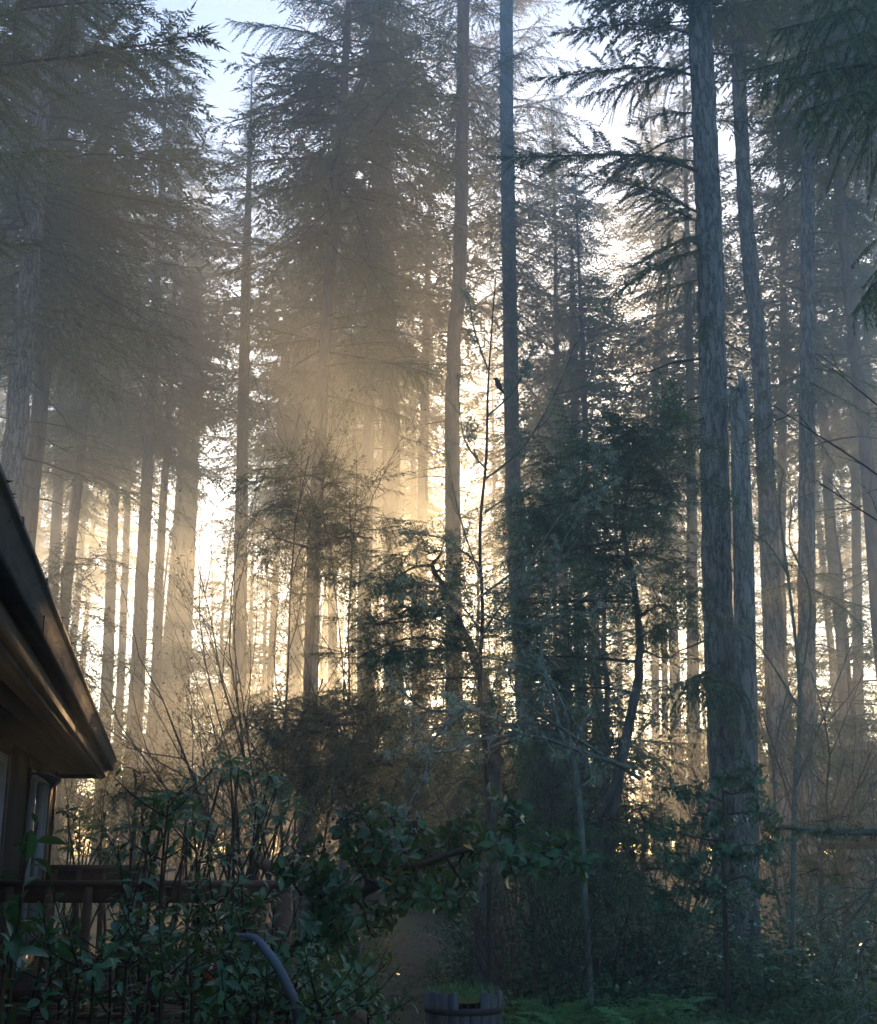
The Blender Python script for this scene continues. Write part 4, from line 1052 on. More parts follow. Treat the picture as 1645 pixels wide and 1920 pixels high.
# ---------------------------------------------------------------- bare twiggy shrubs
def twig_shrub(name, label, px, py, d, H, n, seed, mat, spread=.5, kids=(6, 5, 4), r=.02, leaves=None, lichen=0, lean=0, cat='shrub', up=.2, group=None):
    rng = np.random.default_rng(seed)
    b = at(px, py, d); base = np.array([b[0], d, 0.0]); br = []
    t = thing(name, label, cat, base, group)
    for i in range(n):
        a = rng.uniform(0, 6.28)
        dd = np.array([math.cos(a) * spread + lean, math.sin(a) * spread * .6, 1.0])
        grow(rng, base + np.array([math.cos(a), math.sin(a), -.05]) * [.15, .15, 1], dd, H * rng.uniform(.55, .95), r * rng.uniform(.6, 1.2), 0, br, kids=kids, ang=(18, 48), shrink=.5, up=up, wob=.10, seg=8)
    mb = MB(); tubes(mb, br, 5, base); mb.build('stems', mat, t)
    if leaves:
        m_, n_, sz = leaves
        q = pts_on(rng, br, n_, (1, 3)) - base; mb = MB()
        mb.diamonds(q, rng.normal(0, 1, (n_, 3)), rng.normal(0, 1, (n_, 3)), sz * rng.uniform(.6, 1.3, n_), sz * .5, 0, mid=.5)
        mb.build('leaves', m_, t, kind='stuff')
    if lichen:
        mb = MB(); tufts(rng, mb, pts_on(rng, br, lichen, (0, 3)) - base, 12, .045); mb.build('lichen', M_LICHEN, t, kind='stuff')
    return t

twig_shrub('vine_maple', 'bare fan-shaped maple shrub with fine twigs round the leaning fir', 570, 1560, 17.0, 7.4, 12, 301, M_TWIG, spread=.42, kids=(8, 5, 4), leaves=(M_YEW, 900, .05))
twig_shrub('vine_maple', 'bare twiggy shrub in the glow left of the leaning fir', 490, 1560, 17.5, 4.7, 8, 302, M_TWIG, spread=.5, kids=(6, 4, 3), leaves=(M_RUST, 900, .06))
twig_shrub('vine_maple', 'backlit thicket of bare stems below the sun', 960, 1600, 19.0, 3.9, 12, 303, M_TWIG, spread=.45, kids=(6, 4, 3), leaves=(M_YEW, 900, .05))
twig_shrub('vine_maple', 'bare twiggy thicket between the yew and the massive fir', 1255, 1640, 19.5, 4.4, 11, 304, M_TWIG, spread=.4, kids=(6, 4, 3), leaves=(M_YEW, 900, .05))
twig_shrub('vine_maple', 'tangle of brown twigs under the yew trunk', 1060, 1700, 16.0, 2.9, 10, 305, M_TWIG, spread=.5, kids=(6, 4, 3), leaves=(M_YEW, 600, .045))
twig_shrub('vine_maple', 'fine bare twigs filling the right edge in front of the timber', 1600, 1640, 17.5, 4.4, 9, 306, M_TWIG, spread=.45, kids=(6, 4, 3), leaves=(M_RUST, 900, .045))
twig_shrub('vine_maple', 'bare saplings between the red-brown and slate-grey firs', 1480, 1640, 17.5, 4.6, 5, 307, M_TWIGL, spread=.25, kids=(7, 4, 3), r=.028, lichen=70)
twig_shrub('alder_sapling', 'thin bare saplings in brown mist right of the eave corner', 300, 1560, 18.0, 3.0, 9, 308, M_TWIG, spread=.5, kids=(6, 5, 3), leaves=(M_YGREEN, 500, .05))
twig_shrub('alder_sapling', 'tall bare twig rising beside the eave corner', 195, 1560, 15.5, 3.4, 3, 309, M_TWIG, spread=.35, kids=(5, 3, 2), lean=.25)
twig_shrub('bramble', 'dark bramble canes below the berry branch', 1000, 1760, 11.8, 1.5, 16, 310, M_TWIG, spread=.8, kids=(6, 4, 2), r=.009, leaves=(M_YEW, 700, .045))
twig_shrub('bramble', 'dark bramble heap at the foot of the yew', 1130, 1760, 12.6, 1.7, 16, 311, M_TWIG, spread=.8, kids=(6, 4, 2), r=.009, leaves=(M_YEW, 900, .045))
twig_shrub('sunlit_sprouts', 'yellow-green sunlit leafy sprouts beside the mossy path', 640, 1770, 13.0, .85, 22, 312, M_TWIG, spread=.8, kids=(5, 3), r=.006, leaves=(M_YGREEN, 1300, .045))

# undergrowth walls far back: nobody could count the stems
def thicket(name, label, rows, seed, mat, leafsz, nleaf, hmax, nst):
    rng = np.random.default_rng(seed); mb = MB(); lf = MB()
    for (d, x0, x1) in rows:
        for _ in range(nst):
            px = rng.uniform(x0, x1); dd = d + rng.uniform(-2, 2); b = at(px, 1560, dd); b[2] = 0
            h = hmax * rng.uniform(.4, 1.1); br = []
            grow(rng, b, (rng.normal(0, .35), rng.normal(0, .25), 1), h, .022, 0, br, kids=(4, 3), ang=(20, 50), seg=5)
            tubes(mb, br, 3)
            q = pts_on(rng, br, nleaf, (0, 2)) + rng.normal(0, .10, (nleaf, 3))
            lf.diamonds(q, rng.normal(0, 1, (nleaf, 3)), rng.normal(0, 1, (nleaf, 3)), leafsz * rng.uniform(.6, 1.4, nleaf), leafsz * .55, 1, mid=.5)
    mb.merge(lf)
    o = mb.build(name, [M_TWIG, mat]); o['kind'] = 'stuff'; o['label'] = label
thicket('undergrowth', 'brown misty undergrowth beneath the far firs', [(29, -100, 1750), (36, -100, 1750), (44, -100, 1750)], 401, M_RUST, .10, 130, 4.2, 85)
thicket('undergrowth', 'leafy understory wall deep in the fog', [(54, -100, 1750), (66, -100, 1750), (78, -100, 1750), (94, -200, 1850)], 402, M_NEEDLE, .32, 115, 5.5, 55)

# ---------------------------------------------------------------- lichen-covered fruit tree
def branch_set(t, base, paths, mat, name, d, rng, lich, kids=(5, 3), ts=.5, r0=.016, size=.05, leaf=0):
    lp = MB(); dl = MB()
    for pts in paths:
        P = smooth_path([at(*p) for p in pts], 16); br = [(P, np.linspace(r0, r0 * .3, 16), 0)]
        Lp = np.linalg.norm(np.diff(P, axis=0), axis=1).sum()
        for k in range(kids[0]):
            i = int(rng.integers(3, 15)); T = unit(P[i] - P[i - 1])
            dd = unit(T + rng.normal(0, .55, 3))
            grow(rng, P[i], dd, Lp * ts * rng.uniform(.25, .7), r0 * .42, 1, br, kids=(0,) + tuple(kids[1:]), ang=(25, 60), shrink=.5, up=.1, wob=.14)
        mb = MB(); tubes(mb, br, 6, base); mb.build(name, mat, t)
        tufts(rng, lp, pts_on(rng, br, lich, (0, 4)) - base, 13, size)
        if leaf:
            q = pts_on(rng, br, leaf, (1, 4)) - base
            dl.diamonds(q, rng.normal(0, .6, (leaf, 3)) - [0, 0, .8], rng.normal(0, 1, (leaf, 3)), rng.uniform(.03, .05, leaf), .028, 0, mid=.5)
    lp.build('lichen', M_LICHEN, t, kind='stuff')
    if leaf:
        dl.build('withered_leaves', M_DEADLEAF, t, kind='stuff')

rng = np.random.default_rng(501); dL = 11.0
lb = np.array([at(905, 1560, dL)[0], dL, 0.0])
lt = thing('lichen_tree', 'thin bare tree bristling with pale green lichen at mid picture', 'tree', lb)
mb = MB(); P = smooth_path([[lb[0] + .05, dL, -.1], at(915, 1500, dL), at(900, 1290, dL), at(905, 1150, dL), at(900, 1000, dL), at(912, 860, dL), at(915, 740, dL), at(922, 620, dL), at(930, 520, dL)], 40)
mb.tube(P - lb, np.linspace(.024, .005, 40), 9, ridge=.05, rng=rng); mb.build('trunk', M_TWIG, lt, smooth=True)
branch_set(lt, lb, [
    [(900, 1120, 11), (1000, 1040, 10.6), (1060, 960, 10.4), (1180, 880, 10.2)], [(903, 1090, 11), (860, 960, 10.8), (830, 800, 10.8)], [(908, 900, 11), (980, 840, 10.8), (1040, 740, 10.6), (1080, 640, 10.6)],
    [(912, 880, 11), (870, 820, 11), (858, 700, 11)], [(915, 780, 11), (965, 730, 11), (1000, 650, 11)], [(918, 700, 11), (890, 620, 11), (880, 560, 11)], [(900, 1150, 11), (980, 1170, 10.5), (1090, 1150, 10.2), (1160, 1200, 10)],
    [(900, 1200, 11), (960, 1110, 10.7), (1030, 1080, 10.4), (1090, 1000, 10.4)], [(902, 1060, 11), (830, 1010, 10.8), (760, 1000, 10.6)], [(900, 1180, 11), (840, 1110, 10.6), (760, 1090, 10.4)], [(910, 960, 11), (960, 930, 10.8), (1050, 900, 10.6)],
    [(900, 1230, 11), (1010, 1260, 10.4), (1060, 1330, 10.2), (1070, 1420, 10)]], M_TWIGL, 'branch', dL, rng, 46, kids=(10, 4), r0=.011, size=.055, leaf=3)
branch_set(lt, lb, [
    [(925, 1400, 10.9), (985, 1378, 10.2), (900, 1386, 9.6), (850, 1408, 9.4), (790, 1412, 9.2)], [(1180, 1440, 10.8), (1080, 1405, 10.3), (985, 1378, 10.0), (880, 1392, 9.8), (800, 1420, 9.6)],
    [(1200, 1460, 11), (1090, 1390, 10.5), (1000, 1330, 10), (960, 1290, 9.8)], [(985, 1378, 10), (880, 1330, 9.8), (830, 1370, 9.6), (760, 1440, 9.5)], [(900, 1330, 10.5), (800, 1330, 10), (740, 1280, 9.8)]], M_TWIGL, 'branch', dL, rng, 30, kids=(7, 3), r0=.018, size=.06)
# second lichened stem right of it
d_ = 12.0; lb2 = np.array([at(1100, 1560, d_)[0], d_, 0.0]); lt2 = thing('lichen_tree', 'lichened crooked stem weaving up in front of the yew', 'tree', lb2)
mb = MB(); P = smooth_path([[lb2[0], d_, -.1], at(1085, 1480, d_), at(1060, 1400, d_), at(1030, 1290, d_), at(1015, 1200, d_), at(1040, 1100, d_)], 26); mb.tube(P - lb2, np.linspace(.03, .008, 26), 8); mb.build('trunk', M_TWIGL, lt2, smooth=True)
branch_set(lt2, lb2, [[(1060, 1400, 12), (1130, 1320, 11.8), (1220, 1290, 11.6)], [(1030, 1290, 12), (990, 1200, 11.8), (940, 1160, 11.6)], [(1020, 1200, 12), (1080, 1130, 11.8), (1180, 1080, 11.6), (1260, 980, 11.5)], [(1085, 1480, 12), (1180, 1400, 11.8), (1290, 1260, 11.6)], [(1035, 1120, 12), (1060, 1010, 11.8), (1120, 930, 11.7)]], M_TWIGL, 'branch', d_, rng, 26, kids=(7, 3), r0=.012, size=.05, leaf=4)
# sapling stems by the red-brown trunk
d_ = 15.0; lb3 = np.array([at(1475, 1700, d_)[0], d_, 0.0]); lt3 = thing('lichen_tree', 'wavy lichened sapling crossing the red-brown trunk', 'tree', lb3)
mb = MB(); P = smooth_path([[lb3[0], d_, -.1], at(1490, 1500, d_), at(1500, 1300, d_), at(1480, 1100, d_), at(1462, 950, d_), at(1470, 880, d_)], 26); mb.tube(P - lb3, np.linspace(.035, .008, 26), 8); mb.build('trunk', M_TWIGL, lt3, smooth=True)
branch_set(lt3, lb3, [[(1500, 1300, 15), (1520, 1120, 14.8), (1480, 1010, 14.6), (1500, 900, 14.6)], [(1490, 1480, 15), (1550, 1330, 14.6), (1600, 1200, 14.5)], [(1480, 1080, 15), (1440, 1020, 14.8), (1410, 1000, 14.6)], [(1500, 1330, 15), (1430, 1220, 14.8), (1380, 1180, 14.6)]], M_TWIGL, 'branch', d_, rng, 24, kids=(6, 3), r0=.016, size=.06, leaf=3)
# long diagonal bare branches at right
d_ = 9.0; lb4 = np.array([at(1790, 1560, d_)[0], d_, 0.0]); lt4 = thing('bare_tree', 'bare tree outside the right edge reaching in with thin diagonal branches', 'tree', lb4)
mb = MB(); P = smooth_path([[lb4[0], d_, -.1], at(1790, 1400, d_), at(1780, 1100, d_), at(1790, 900, d_)], 20); mb.tube(P - lb4, np.linspace(.06, .03, 20), 9, ridge=.04, rng=rng); mb.build('trunk', M_TWIGL, lt4, smooth=True)
branch_set(lt4, lb4, [[(1785, 1000, 9), (1645, 890, 8.8), (1540, 820, 8.7), (1450, 760, 8.6)], [(1785, 1060, 9), (1620, 960, 8.8), (1530, 900, 8.7)], [(1785, 880, 9), (1645, 760, 8.8), (1560, 690, 8.7)]], M_TWIG, 'branch', d_, rng, 8, kids=(5, 3), r0=.010, size=.04)
# mossy horizontal branch and the lichened twigs in the lower right corner
d_ = 5.2; lb5 = np.array([at(1800, 1700, d_)[0], d_, 0.0]); lt5 = thing('lichen_shrub', 'lichen-crusted bare shrub twigs in the lower right corner', 'shrub', lb5)
mb = MB()
for k in range(4):
    mb.tube(smooth_path([lb5 - lb5 + [k * .05, 0, -.05], at(1790 - 20 * k, 1850, d_ - .1 * k) - lb5, at(1760 - 30 * k, 1700, d_ - .1 * k) - lb5], 10), np.linspace(.02, .008, 10), 7)
mb.build('stem', M_TWIGL, lt5, smooth=True)
branch_set(lt5, lb5, [[(1790, 1850, 5.2), (1700, 1660, 5.1), (1600, 1690, 5.0), (1510, 1745, 5.0)], [(1790, 1900, 5.2), (1645, 1730, 5), (1590, 1760, 4.9), (1560, 1830, 4.9), (1545, 1900, 4.9)], [(1790, 1950, 5.2), (1660, 1860, 5.0), (1600, 1890, 4.9), (1530, 1930, 4.8)],
    [(1780, 1880, 5.1), (1640, 1760, 5.0), (1610, 1830, 5), (1605, 1930, 4.9)], [(1790, 1980, 5), (1640, 1900, 4.9), (1560, 1960, 4.8), (1480, 1945, 4.8)], [(1760, 1700, 5.2), (1660, 1640, 5.1), (1625, 1690, 5.1), (1580, 1740, 5)]], M_TWIGL, 'branch', d_, rng, 26, kids=(4, 2), r0=.007, size=.03)
mbr = thing('mossy_branch', 'mossy horizontal branch pointing in from the right edge', 'branch', lb5 + [0.05, 1.2, 0])
B0 = lb5 + [0.05, 1.2, 0]
P = smooth_path([at(1760, 1566, 6.4), at(1645, 1561, 6.4), at(1560, 1560, 6.4), at(1485, 1552, 6.4), at(1430, 1556, 6.4)], 20)
mb = MB(); mb.tube(np.vstack([[B0 + [0, 0, -.1], B0 + [0, 0, .8]], P]) - B0, np.concatenate([[.03, .025], np.linspace(.02, .006, 20)]), 8); mb.build('stem', M_TWIGL, mbr, smooth=True)
mb = MB(); q = P[rng.integers(5, 19, 60)] - B0 + rng.normal(0, .012, (60, 3)); tufts(rng, mb, q, 14, .03); mb.build('moss', M_MOSSY, mbr, kind='stuff')
mb = MB(); q = P[rng.integers(4, 19, 22)] - B0 + rng.normal(0, .012, (22, 3)); tufts(rng, mb, q, 14, .045); mb.build('lichen', M_LICHEN, mbr, kind='stuff')
# crow
cp = at(934, 716, 10.95); cr_ = thing('crow', 'small black bird perched on a twig of the lichen tree', 'bird', cp - [0, 0, .035])
mb = MB(); P = np.array([[.055, 0, -.085], [.035, 0, -.05], [.012, 0, -.01], [0, 0, .02], [-.008, 0, .045], [-.018, 0, .062], [-.03, 0, .066], [-.05, 0, .062]])
mb.tube(P, [.006, .014, .026, .029, .022, .019, .012, .001], 10); mb.build('body', plainmat('black_feathers', (.008, .008, .01), (.02, .02, .024), rough=.5), cr_, smooth=True)
mb = MB(); mb.tube([[0, -.008, 0], [.0, -.01, -.03], [-.012, -.01, -.036]], .002, 4); mb.tube([[0, .008, 0], [.0, .01, -.03], [-.012, .01, -.036]], .002, 4); mb.build('legs', M_TWIG, cr_)

# ================================================================== broad-leaved shrubs: nearest leaves are objects, the rest one part
TPLME = {}
def leaf_mesh(kind, mat):
    if (kind, mat.name) not in TPLME:
        TPLME[(kind, mat.name)] = TPL[kind].mesh('leaf', mat, True)
    return TPLME[(kind, mat.name)]
def leaves_to(t, base, pos, fr, size, kind, mat, nobj, name='leaf'):
    pos = np.asarray(pos); dist = np.linalg.norm(pos - np.array([0, 0, CZ]), axis=1)
    u = pos[:, 0] / pos[:, 1]; score = size / dist - .05 * (np.abs(u) > .37)
    order = np.argsort(-score); me = leaf_mesh(kind, mat)
    for i in order[:nobj]:
        put(name, leaf_mesh('curl', mat) if i % 3 == 0 and kind in ('oval', 'round') else me, t, m4(fr[i], pos[i] - base, size[i]))
    rest = order[nobj:]
    if len(rest):
        mb = MB(); mb.scatter(TPL[kind], fr[rest] * size[rest][:, None, None], pos[rest] - base); mb.build('foliage', mat, t, smooth=True, kind='stuff')

def stem_leaves(rng, P, start, step, size, out=.9, up=.35, whorl=1):
    """leaves spiralling up a stem path"""
    seg = np.linalg.norm(np.diff(P, axis=0), axis=1); cum = np.concatenate([[0], np.cumsum(seg)]); Lt = cum[-1]
    s = np.arange(start * Lt, Lt, step); n = len(s)
    pos = np.stack([np.interp(s, cum, P[:, i]) for i in range(3)], 1)
    T = unit(np.stack([np.interp(s, cum, np.gradient(P[:, i], cum)) for i in range(3)], 1))
    a = np.arange(n) * 2.4 + rng.uniform(0, 6); A = unit(np.cross(T, [0.3, .2, .9])); Bv = np.cross(T, A)
    o = A * np.cos(a)[:, None] + Bv * np.sin(a)[:, None]
    X = unit(o * out + T * up + rng.normal(0, .25, (n, 3)))
    U = unit(T * .9 + np.array([0, 0, .7]) + rng.normal(0, .3, (n, 3)))
    sz = size * rng.uniform(.4, 1.3, n) * np.interp(s / Lt, [0, .85, 1], [1, 1, .6])
    return pos + X * .012, bases(X, U), sz

def stem_shrub(name, label, stems, leafk, mat, seed, step, size, nobj, start=.25, r=.009, side=0, sidelen=.3, kids=0, cat='shrub', barkm=None, base=None, **kw):
    rng = np.random.default_rng(seed)
    Ps = [smooth_path(s, 18) for s in stems]
    base = np.array([Ps[0][0][0], Ps[0][0][1], 0.0]) if base is None else base
    t = thing(name, label, cat, base); mb = MB(); pos = []; fr = []; sz = []
    for P in Ps:
        mb.tube(P - base, np.linspace(r, r * .35, len(P)), 6)
        a = stem_leaves(rng, P, start, step, size, **kw); pos.append(a[0]); fr.append(a[1]); sz.append(a[2])
        for _ in range(side):
            i = int(rng.integers(int(18 * start), 17)); d = unit(rng.normal(0, 1, 3) * [1, 1, .4] + [0, 0, .55])
            l = sidelen * rng.uniform(.5, 1.2); u = np.linspace(0, 1, 6)[:, None]
            Q = P[i] + d * l * u + np.array([0, 0, .25]) * l * u ** 2
            mb.tube(Q - base, np.linspace(r * .5, r * .2, 6), 4)
            a = stem_leaves(rng, Q, .15, step, size, **kw); pos.append(a[0]); fr.append(a[1]); sz.append(a[2])
    mb.build('stems', barkm or M_TWIG, t)
    leaves_to(t, base, np.vstack(pos), np.concatenate(fr), np.concatenate(sz), leafk, mat, nobj)
    return t, base

def S(*pts):
    """a stem from the ground below its first point through the given (px, py, d)"""
    q = [at(*p) for p in pts]; g = q[0].copy(); g[2] = -.05
    return [g] + q
rng = np.random.default_rng(601)
# laurel hedge lower left
stem_shrub('laurel_shrub', 'tall glossy laurel stems with upright leaves left of the rail corner', [S((305, 1850, 5.6), (300, 1700, 5.5), (310, 1560, 5.4), (318, 1490, 5.4)), S((380, 1850, 5.8), (372, 1720, 5.7), (368, 1600, 5.6), (362, 1545, 5.6)), S((260, 1860, 5.4), (250, 1760, 5.3), (236, 1680, 5.2)), S((345, 1900, 5.0), (335, 1800, 4.9), (320, 1730, 4.9)), S((420, 1870, 5.5), (410, 1760, 5.4), (400, 1690, 5.4))],
           'oval', M_LAUREL, 611, .021, .058, 240, start=.3, side=10, sidelen=.24)
stem_shrub('laurel_shrub', 'laurel with a leafy peak just left of the hose', [S((470, 1900, 5.5), (462, 1790, 5.4), (455, 1700, 5.3), (452, 1620, 5.3)), S((500, 1900, 5.8), (505, 1820, 5.7), (520, 1740, 5.6)), S((430, 1920, 5.2), (425, 1830, 5.1), (440, 1750, 5.1)), S((520, 1960, 5.2), (530, 1890, 5.1), (560, 1840, 5.0))],
           'oval', M_LAUREL, 612, .021, .058, 200, start=.3, side=12, sidelen=.30)
stem_shrub('laurel_shrub', 'large-leaved laurel sprout in front of the house wall', [S((20, 1850, 4.2), (35, 1740, 4.2), (45, 1640, 4.2), (52, 1560, 4.2)), S((0, 1900, 3.9), (10, 1820, 3.9), (25, 1760, 3.9))],
           'oval', M_LAUREL, 613, .035, .085, 90, start=.3, side=3, sidelen=.2)
stem_shrub('laurel_shrub', 'low dense laurel mass before the deck skirt', [S((x, 1920, d), (x + dx, 1800 + 40 * k % 60, d), (x + dx * 2, y, d)) for k, (x, d, dx, y) in enumerate([(90, 5.2, 6, 1780), (130, 5.6, -4, 1770), (170, 5.0, 8, 1790), (205, 5.8, 2, 1760), (60, 4.8, 10, 1800), (140, 4.4, 6, 1820), (230, 4.6, 8, 1820), (300, 4.4, 4, 1840), (360, 4.5, -8, 1830), (110, 6.2, 0, 1770)])],
           'oval', M_LAUREL, 614, .021, .055, 220, start=.25, side=6, sidelen=.24)
stem_shrub('laurel_shrub', 'dark low laurel growth along the bottom edge left of the moss', [S((x, 1960, d), (x + dx, 1900, d), (x + dx * 2, y, d)) for (x, d, dx, y) in [(420, 4.6, 8, 1850), (480, 4.8, 10, 1880), (540, 5.0, -6, 1870), (600, 5.4, 4, 1860), (650, 5.6, 8, 1880), (590, 4.7, 8, 1900), (690, 5.8, 0, 1890)]],
           'oval', M_LAUREL, 615, .016, .052, 160, start=.3, side=8, sidelen=.24)
# rhododendrons: whorls of long leaves on stem tips
def rhodo(name, label, tips, d, seed, nobj, size=.13, per=(8, 12), base_px=None):
    rng = np.random.default_rng(seed); b = at(base_px or tips[0][0], 1560, d); base = np.array([b[0], d, 0.0])
    t = thing(name, label, 'shrub', base); mb = MB(); pos = []; fr = []; sz = []
    for tp in tips:
        px, py = tp[:2]; dd = d + (tp[2] if len(tp) > 2 else rng.uniform(-.4, .4)); p = at(px, py, dd)
        P = smooth_path([base + [rng.normal(0, .1), 0, -.05], (base + p) / 2 + rng.normal(0, .08, 3) + [0, 0, .1], p], 10)
        mb.tube(P - base, np.linspace(.016, .006, 10), 6)
        for ring, (el, m_) in enumerate(((.05, 1.0), (.45, .8))):
            n = int(rng.integers(*per)) - 3 * ring; a = np.arange(n) / n * 6.28 + rng.uniform(0, 6)
            X = unit(np.stack([np.cos(a), np.sin(a), el + rng.normal(0, .18, n) - .12], 1)); U = unit(np.array([0, 0, 1.0]) + rng.normal(0, .15, (n, 3)))
            pos.append(np.tile(p, (n, 1)) + X * .02); fr.append(bases(X, U)); sz.append(size * m_ * rng.uniform(.75, 1.15, n))
    mb.build('stems', M_TWIG, t); leaves_to(t, base, np.vstack(pos), np.concatenate(fr), np.concatenate(sz), 'long', M_RHODO, nobj)
rhodo('rhododendron', 'lone rhododendron stem with a leafy top against brown mist', [(432, 1425), (418, 1445), (448, 1440), (440, 1460)], 8.6, 621, 90, base_px=400)
rhodo('rhododendron', 'bright rhododendron with open leaf whorls above the railing', [(400, 1600), (425, 1580), (455, 1540), (480, 1520), (500, 1500), (520, 1475), (545, 1500), (555, 1520), (520, 1530), (490, 1560), (470, 1590), (440, 1610), (350, 1530), (375, 1560), (410, 1545), (505, 1455)], 9.8, 622, 220, size=.14)
rhodo('rhododendron', 'dark rhododendron bank beyond the deck under the eave', [(125, 1520), (150, 1530), (175, 1545), (200, 1560), (160, 1570), (135, 1590), (185, 1600), (215, 1590), (225, 1550), (240, 1600), (130, 1555), (205, 1610)], 14.6, 623, 150, size=.17)
rhodo('rhododendron', 'broad rhododendron crown over the laurel tops', [(290, 1500), (310, 1490), (335, 1505), (265, 1530), (350, 1520), (320, 1530), (285, 1545), (370, 1535), (250, 1550)], 8.8, 624, 140, size=.13)
# leaning berry branch
bs = smooth_path([at(470, 1860, 6.4), at(540, 1790, 6.3), (at(640, 1700, 6.2)), at(720, 1655, 6.2), at(790, 1622, 6.2), at(880, 1592, 6.2), at(960, 1595, 6.2), at(1060, 1600, 6.2), at(1092, 1625, 6.2)], 40)
bbase = np.array([at(440, 1900, 6.5)[0], 6.5, 0.0]); bt = thing('berry_shrub', 'leaning glossy-leaved branch with dark berry clusters across the middle foreground', 'shrub', bbase)
rng = np.random.default_rng(631)
mb = MB(); Pm = np.vstack([[bbase + [0, 0, -.05], bbase + [.05, 0, .5]], bs]); mb.tube(Pm - bbase, np.concatenate([[.035, .032], np.linspace(.026, .006, 40)]), 8, ridge=.05, rng=rng)
mb.build('stem', M_TWIG, bt, smooth=True)
pos = []; fr = []; sz = []; sd = MB(); berries = []
cl = [(680, 1530), (700, 1560), (655, 1570), (720, 1590), (640, 1550), (740, 1545), (760, 1600), (690, 1615), (770, 1630), (800, 1585), (820, 1620), (850, 1560), (870, 1545), (890, 1600), (930, 1585), (960, 1560), (965, 1520), (950, 1505), (990, 1610), (1020, 1600), (1050, 1590), (1085, 1620), (960, 1630), (740, 1660), (760, 1690), (800, 1680), (830, 1670), (720, 1640), (860, 1690), (560, 1600), (550, 1620), (590, 1635), (610, 1650), (640, 1660), (575, 1660), (600, 1680), (640, 1740), (620, 1760), (590, 1780), (650, 1770), (880, 1640), (780, 1560), (720, 1720), (690, 1740)]
for (cx, cy_) in cl:
    c = at(cx, cy_, 6.2 + rng.uniform(-.3, .3)); a = bs[np.argmin(np.linalg.norm(bs - c, axis=1))]
    Q = smooth_path([a, (a + c) / 2 + rng.normal(0, .03, 3), c, c + unit(c - a + [0, 0, .01]) * .05], 8); sd.tube(Q - bbase, np.linspace(.008, .003, 8), 4)
    x = stem_leaves(rng, Q, .35, .011, .062); pos.append(x[0]); fr.append(x[1]); sz.append(x[2])
    for _ in range(3):
        d = unit(rng.normal(0, 1, 3)); l = rng.uniform(.05, .14); Q = c + d * l * np.linspace(0, 1, 5)[:, None]
        sd.tube(Q - bbase, .0025, 3); x = stem_leaves(rng, Q, .1, .012, .058); pos.append(x[0]); fr.append(x[1]); sz.append(x[2])
sd.build('twigs', M_TWIG, bt)
leaves_to(bt, bbase, np.vstack(pos), np.concatenate(fr), np.concatenate(sz), 'round', M_LAUREL, 280)
mb = MB(); M_BERRY = plainmat('dark_berries', (.006, .005, .008), (.02, .012, .016), rough=.3, spec=.5)
for (cx, cy_) in ((650, 1532), (662, 1525), (775, 1545), (770, 1550), (608, 1600), (583, 1598), (640, 1545)):
    c = at(cx, cy_, 6.1) - bbase
    for _ in range(14):
        q = c + rng.normal(0, .018, 3) * [1, 1, 1.3]; mb.tube([q - [0, 0, .007], q - [0, 0, .003], q + [0, 0, .003], q + [0, 0, .007]], [.002, .007, .007, .002], 6)
mb.build('berries', M_BERRY, bt, smooth=True, kind='stuff')
yl = [(868, 1584, 0), (905, 1602, 1), (715, 1650, 0)]
for (x, y, k) in yl:
    p = at(x, y, 5.95); put('yellow_leaf', leaf_mesh('long', M_YLEAF), bt, m4(basis(np.array([.9, .1, -.3 + .6 * k]), (.1, -.8, .5)), p - bbase, .055), label='single yellowed leaf')
# holly in front of the massive fir
rng = np.random.default_rng(641); hd = 12.5; hbp = np.array([at(1355, 1700, hd)[0], hd, 0.0])
ho = thing('holly_tree', 'dark spiny-leaved holly in front of the massive fir and snag', 'tree', hbp)
mb = MB(); P = smooth_path([hbp + [0, 0, -.1], at(1357, 1640, hd), at(1358, 1540, hd), at(1356, 1470, hd), at(1360, 1420, hd)], 14); mb.tube(P - hbp, np.linspace(.028, .006, 14), 8); mb.build('trunk', M_TWIG, ho, smooth=True)
pos = []; fr = []; sz = []; sd = MB()
for (cx, cy_, rx, ry, n) in [(1360, 1460, 50, 30, 14), (1300, 1490, 60, 34, 18), (1410, 1470, 50, 40, 16), (1260, 1480, 24, 18, 6), (1330, 1540, 80, 36, 26), (1430, 1520, 50, 40, 16), (1270, 1560, 50, 34, 14), (1360, 1600, 90, 40, 30), (1280, 1620, 70, 40, 22), (1440, 1590, 60, 36, 16), (1330, 1670, 90, 34, 28), (1240, 1680, 60, 34, 16), (1420, 1660, 60, 34, 16), (1400, 1440, 20, 30, 6), (1300, 1720, 90, 30, 20)]:
    cc = at(cx, cy_, hd); a = P[np.argmin(np.linalg.norm(P - cc, axis=1) + .5 * np.maximum(0, P[:, 2] - cc[2] + .1))]
    sd.tube(smooth_path([a, (a + cc) / 2 + rng.normal(0, .04, 3), cc], 8) - hbp, np.linspace(.012, .006, 8), 4)
    for _ in range(n):
        q = unit(rng.normal(0, 1, 3)) * rng.random() ** .5
        c = at(cx, cy_, hd) + q * [rx / FPX * hd, rx / FPX * hd * .7, ry / FPX * hd]
        cc = at(cx, cy_, hd); Q = smooth_path([cc + (c - cc) * .2, (cc + c) / 2 + rng.normal(0, .03, 3), c], 6); sd.tube(Q - hbp, np.linspace(.005, .002, 6), 3)
        x = stem_leaves(rng, Q, .05, .015, .062, out=.8, up=.5); pos.append(x[0]); fr.append(x[1]); sz.append(x[2])
sd.build('twigs', M_TWIG, ho)
leaves_to(ho, hbp, np.vstack(pos), np.concatenate(fr), np.concatenate(sz), 'holly', M_HOLLY, 120)

